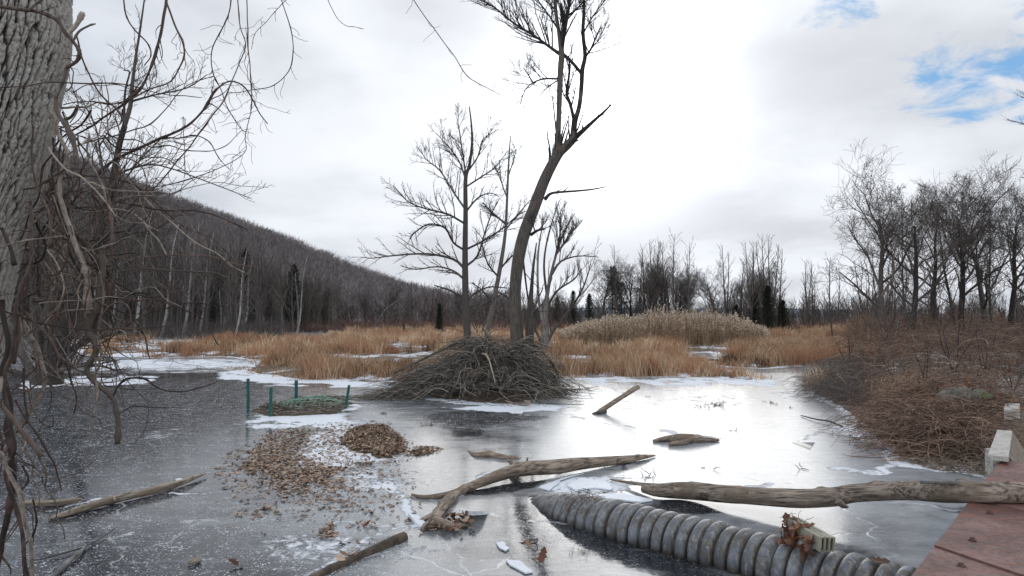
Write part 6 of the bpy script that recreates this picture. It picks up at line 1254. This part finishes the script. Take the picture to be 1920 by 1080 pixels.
# ---------------------------------------------------------------- brambles on the right bank
def bramble(name, label, region, n, seed, m='cane', L=(.8, 2.2), rad=(.003, .007), hgt=1.0, cat='bramble', stuff=True, flat=.5, pale=.0, side=3, z0f=1.0):
    r = np.random.default_rng(seed); pl = poly(region); P0 = []
    lo, hi = pl.min(0), pl.max(0)
    while len(P0) < n:
        x, y = r.uniform(lo[0], hi[0], 4000), r.uniform(lo[1], hi[1], 4000); k = sdist(x, y, pl) > -.05; P0 += list(zip(x[k], y[k]))
    P0 = np.array(P0[:n]); d_in = np.clip(sdist(P0[:, 0], P0[:, 1], pl), 0, 1.4)/1.4; bc = G(1806, 800, .3); top = hgt*(.25+.75*d_in**.6)*(.35+1.3*fbm(P0[:, 0]*1.1, P0[:, 1]*1.1, 3, seed))*(1-.75*np.exp(-((P0[:, 0]-bc[0])/.55)**2-((P0[:, 1]-bc[1])/.9)**2)); z = terrain_h(P0[:, 0], P0[:, 1]); z = np.maximum(z, 0)+top*r.random(n)**.8*z0f
    a = r.random(n)*6.283; el = r.uniform(-.2, .9, n); Ls = r.uniform(*L, n); N = 8; st = Ls/(N-1); pts = [np.c_[P0, z]]; g0 = terrain_h(P0[:, 0], P0[:, 1]); g0 = np.maximum(g0, 0)+.01
    cur = pts[0].copy(); turn = r.normal(0, .22, n)
    for i in range(N-1):
        cur = cur+np.c_[np.cos(a)*np.cos(el), np.sin(a)*np.cos(el), np.sin(el)*(1 if flat == 0 else 1-flat*.4)]*st[:, None]; cur[:, 2] = np.maximum(cur[:, 2], g0+.02*r.random(n)); pts.append(cur.copy()); a = a+turn+r.normal(0, .3, n); el = el-r.uniform(.12, .4, n)
    P = np.stack(pts, 1); Rr = r.uniform(*rad, n)[:, None]*np.linspace(1, .4, N)[None]; mb = MB(); mb.tubes(P, Rr, side, r.random(n), cap=False); o = mb.build(name, M[m]); tag(o, label, cat, None, 'stuff' if stuff else None); return o
full = [(1545, 705), (1535, 742), (1600, 778), (1660, 812), (1720, 858), (1850, 868), (1875, 820), (2000, 830), (2250, 760), (2300, 680), (1900, 660), (1650, 668)]
bramble('bramble_thicket', 'mass of tangled reddish-brown bramble canes covering the right bank', full, 9500, 201, rad=(.0028, .006), hgt=.74, L=(.5, 1.7))
bramble('bramble_pale_canes', 'pale dead canes arching through the brambles on the right bank', full, 620, 202, 'cane_pale', (.5, 2.0), (.003, .0065), .85, side=4)
bramble('near_bramble_heap', 'dark heaped tangle of bramble canes in front of the boulder', [(1660, 790), (1640, 812), (1700, 862), (1840, 868), (1855, 800), (1780, 775)], 3600, 203, 'cane', (.5, 1.5), (.0028, .0065), .55, side=4)
bramble('water_edge_bush', 'fine dark twiggy brush overhanging the ice at the left end of the bank', [(1535, 700), (1520, 735), (1545, 752), (1620, 775), (1650, 745), (1620, 705)], 3600, 204, 'twig', (.5, 1.3), (.0025, .0055), .75)
bramble('far_brambles', 'rust-brown bramble scrub further along the bank under the trees', [(1560, 668), (1550, 700), (1700, 720), (2300, 720), (2400, 645), (1600, 640)], 5200, 205, 'cane', (.9, 2.4), (.005, .010), 1.25)
bramble('bank_debris', 'broken twigs and stalks littering the snowy edge by the deck', [(1690, 850), (1700, 868), (1760, 880), (1850, 895), (1870, 868), (1850, 850)], 620, 206, 'stick_light', (.12, .45), (.003, .008), .06, side=4)
for p, y0, s in [(1590, 705, 1), (1640, 716, 1.1), (1680, 735, 1.0), (1735, 745, 1.0), (1790, 735, 1.2), (1850, 740, 1.1), (1900, 790, .9)]:
    g = G(p, y0); plant('multi', 0 if p % 20 else 1, g[0], g[1], s=.13*s*(g[1]/18)**.5, label='small bushy brown shrub standing among the brambles', cat='shrub', group='small shrubs among the brambles')
leaf_field('bramble_leaves', [(x, y, float(max(0, h_))+random.random()*.7) for x, y in [(G(rl.uniform(1560, 1980), rl.uniform(690, 850))[:2]) for _ in range(1000)] for h_ in [terrain_h(np.array([x]), np.array([y]))[0]] if land_sd(np.array([x]), np.array([y]))[0] > .15], .075, 'leaf_rust', 'withered brown leaves caught in the brambles', tilt=.9)
def sedge(nm, lab, reg, n, h, seed, m='grass'):
    r = np.random.default_rng(seed); pl = poly(reg); lo, hi = pl.min(0), pl.max(0); x = r.uniform(lo[0], hi[0], n*6); y = r.uniform(lo[1], hi[1], n*6); k = sdist(x, y, pl) > 0; x, y = x[k][:n], y[k][:n]; n = len(x); z = np.maximum(terrain_h(x, y), 0)
    blades(nm, x, y, z, h*r.uniform(.5, 1.2, n), np.clip(.0007*y, .006, .03)*r.uniform(.6, 1.2, n), .8, M[m], lab, 'grass', seed)
sedge('bank_grass', 'rusty grass clumps spilling out of the brambles', [(1600, 740), (1625, 765), (1690, 790), (1740, 780), (1700, 735)], 1800, .5, 301)
sedge('bank_grass', 'orange grass patch along the far right bank', [(1400, 672), (1430, 688), (1540, 686), (1700, 690), (1780, 672), (1600, 650), (1440, 655)], 16000, .75, 302)
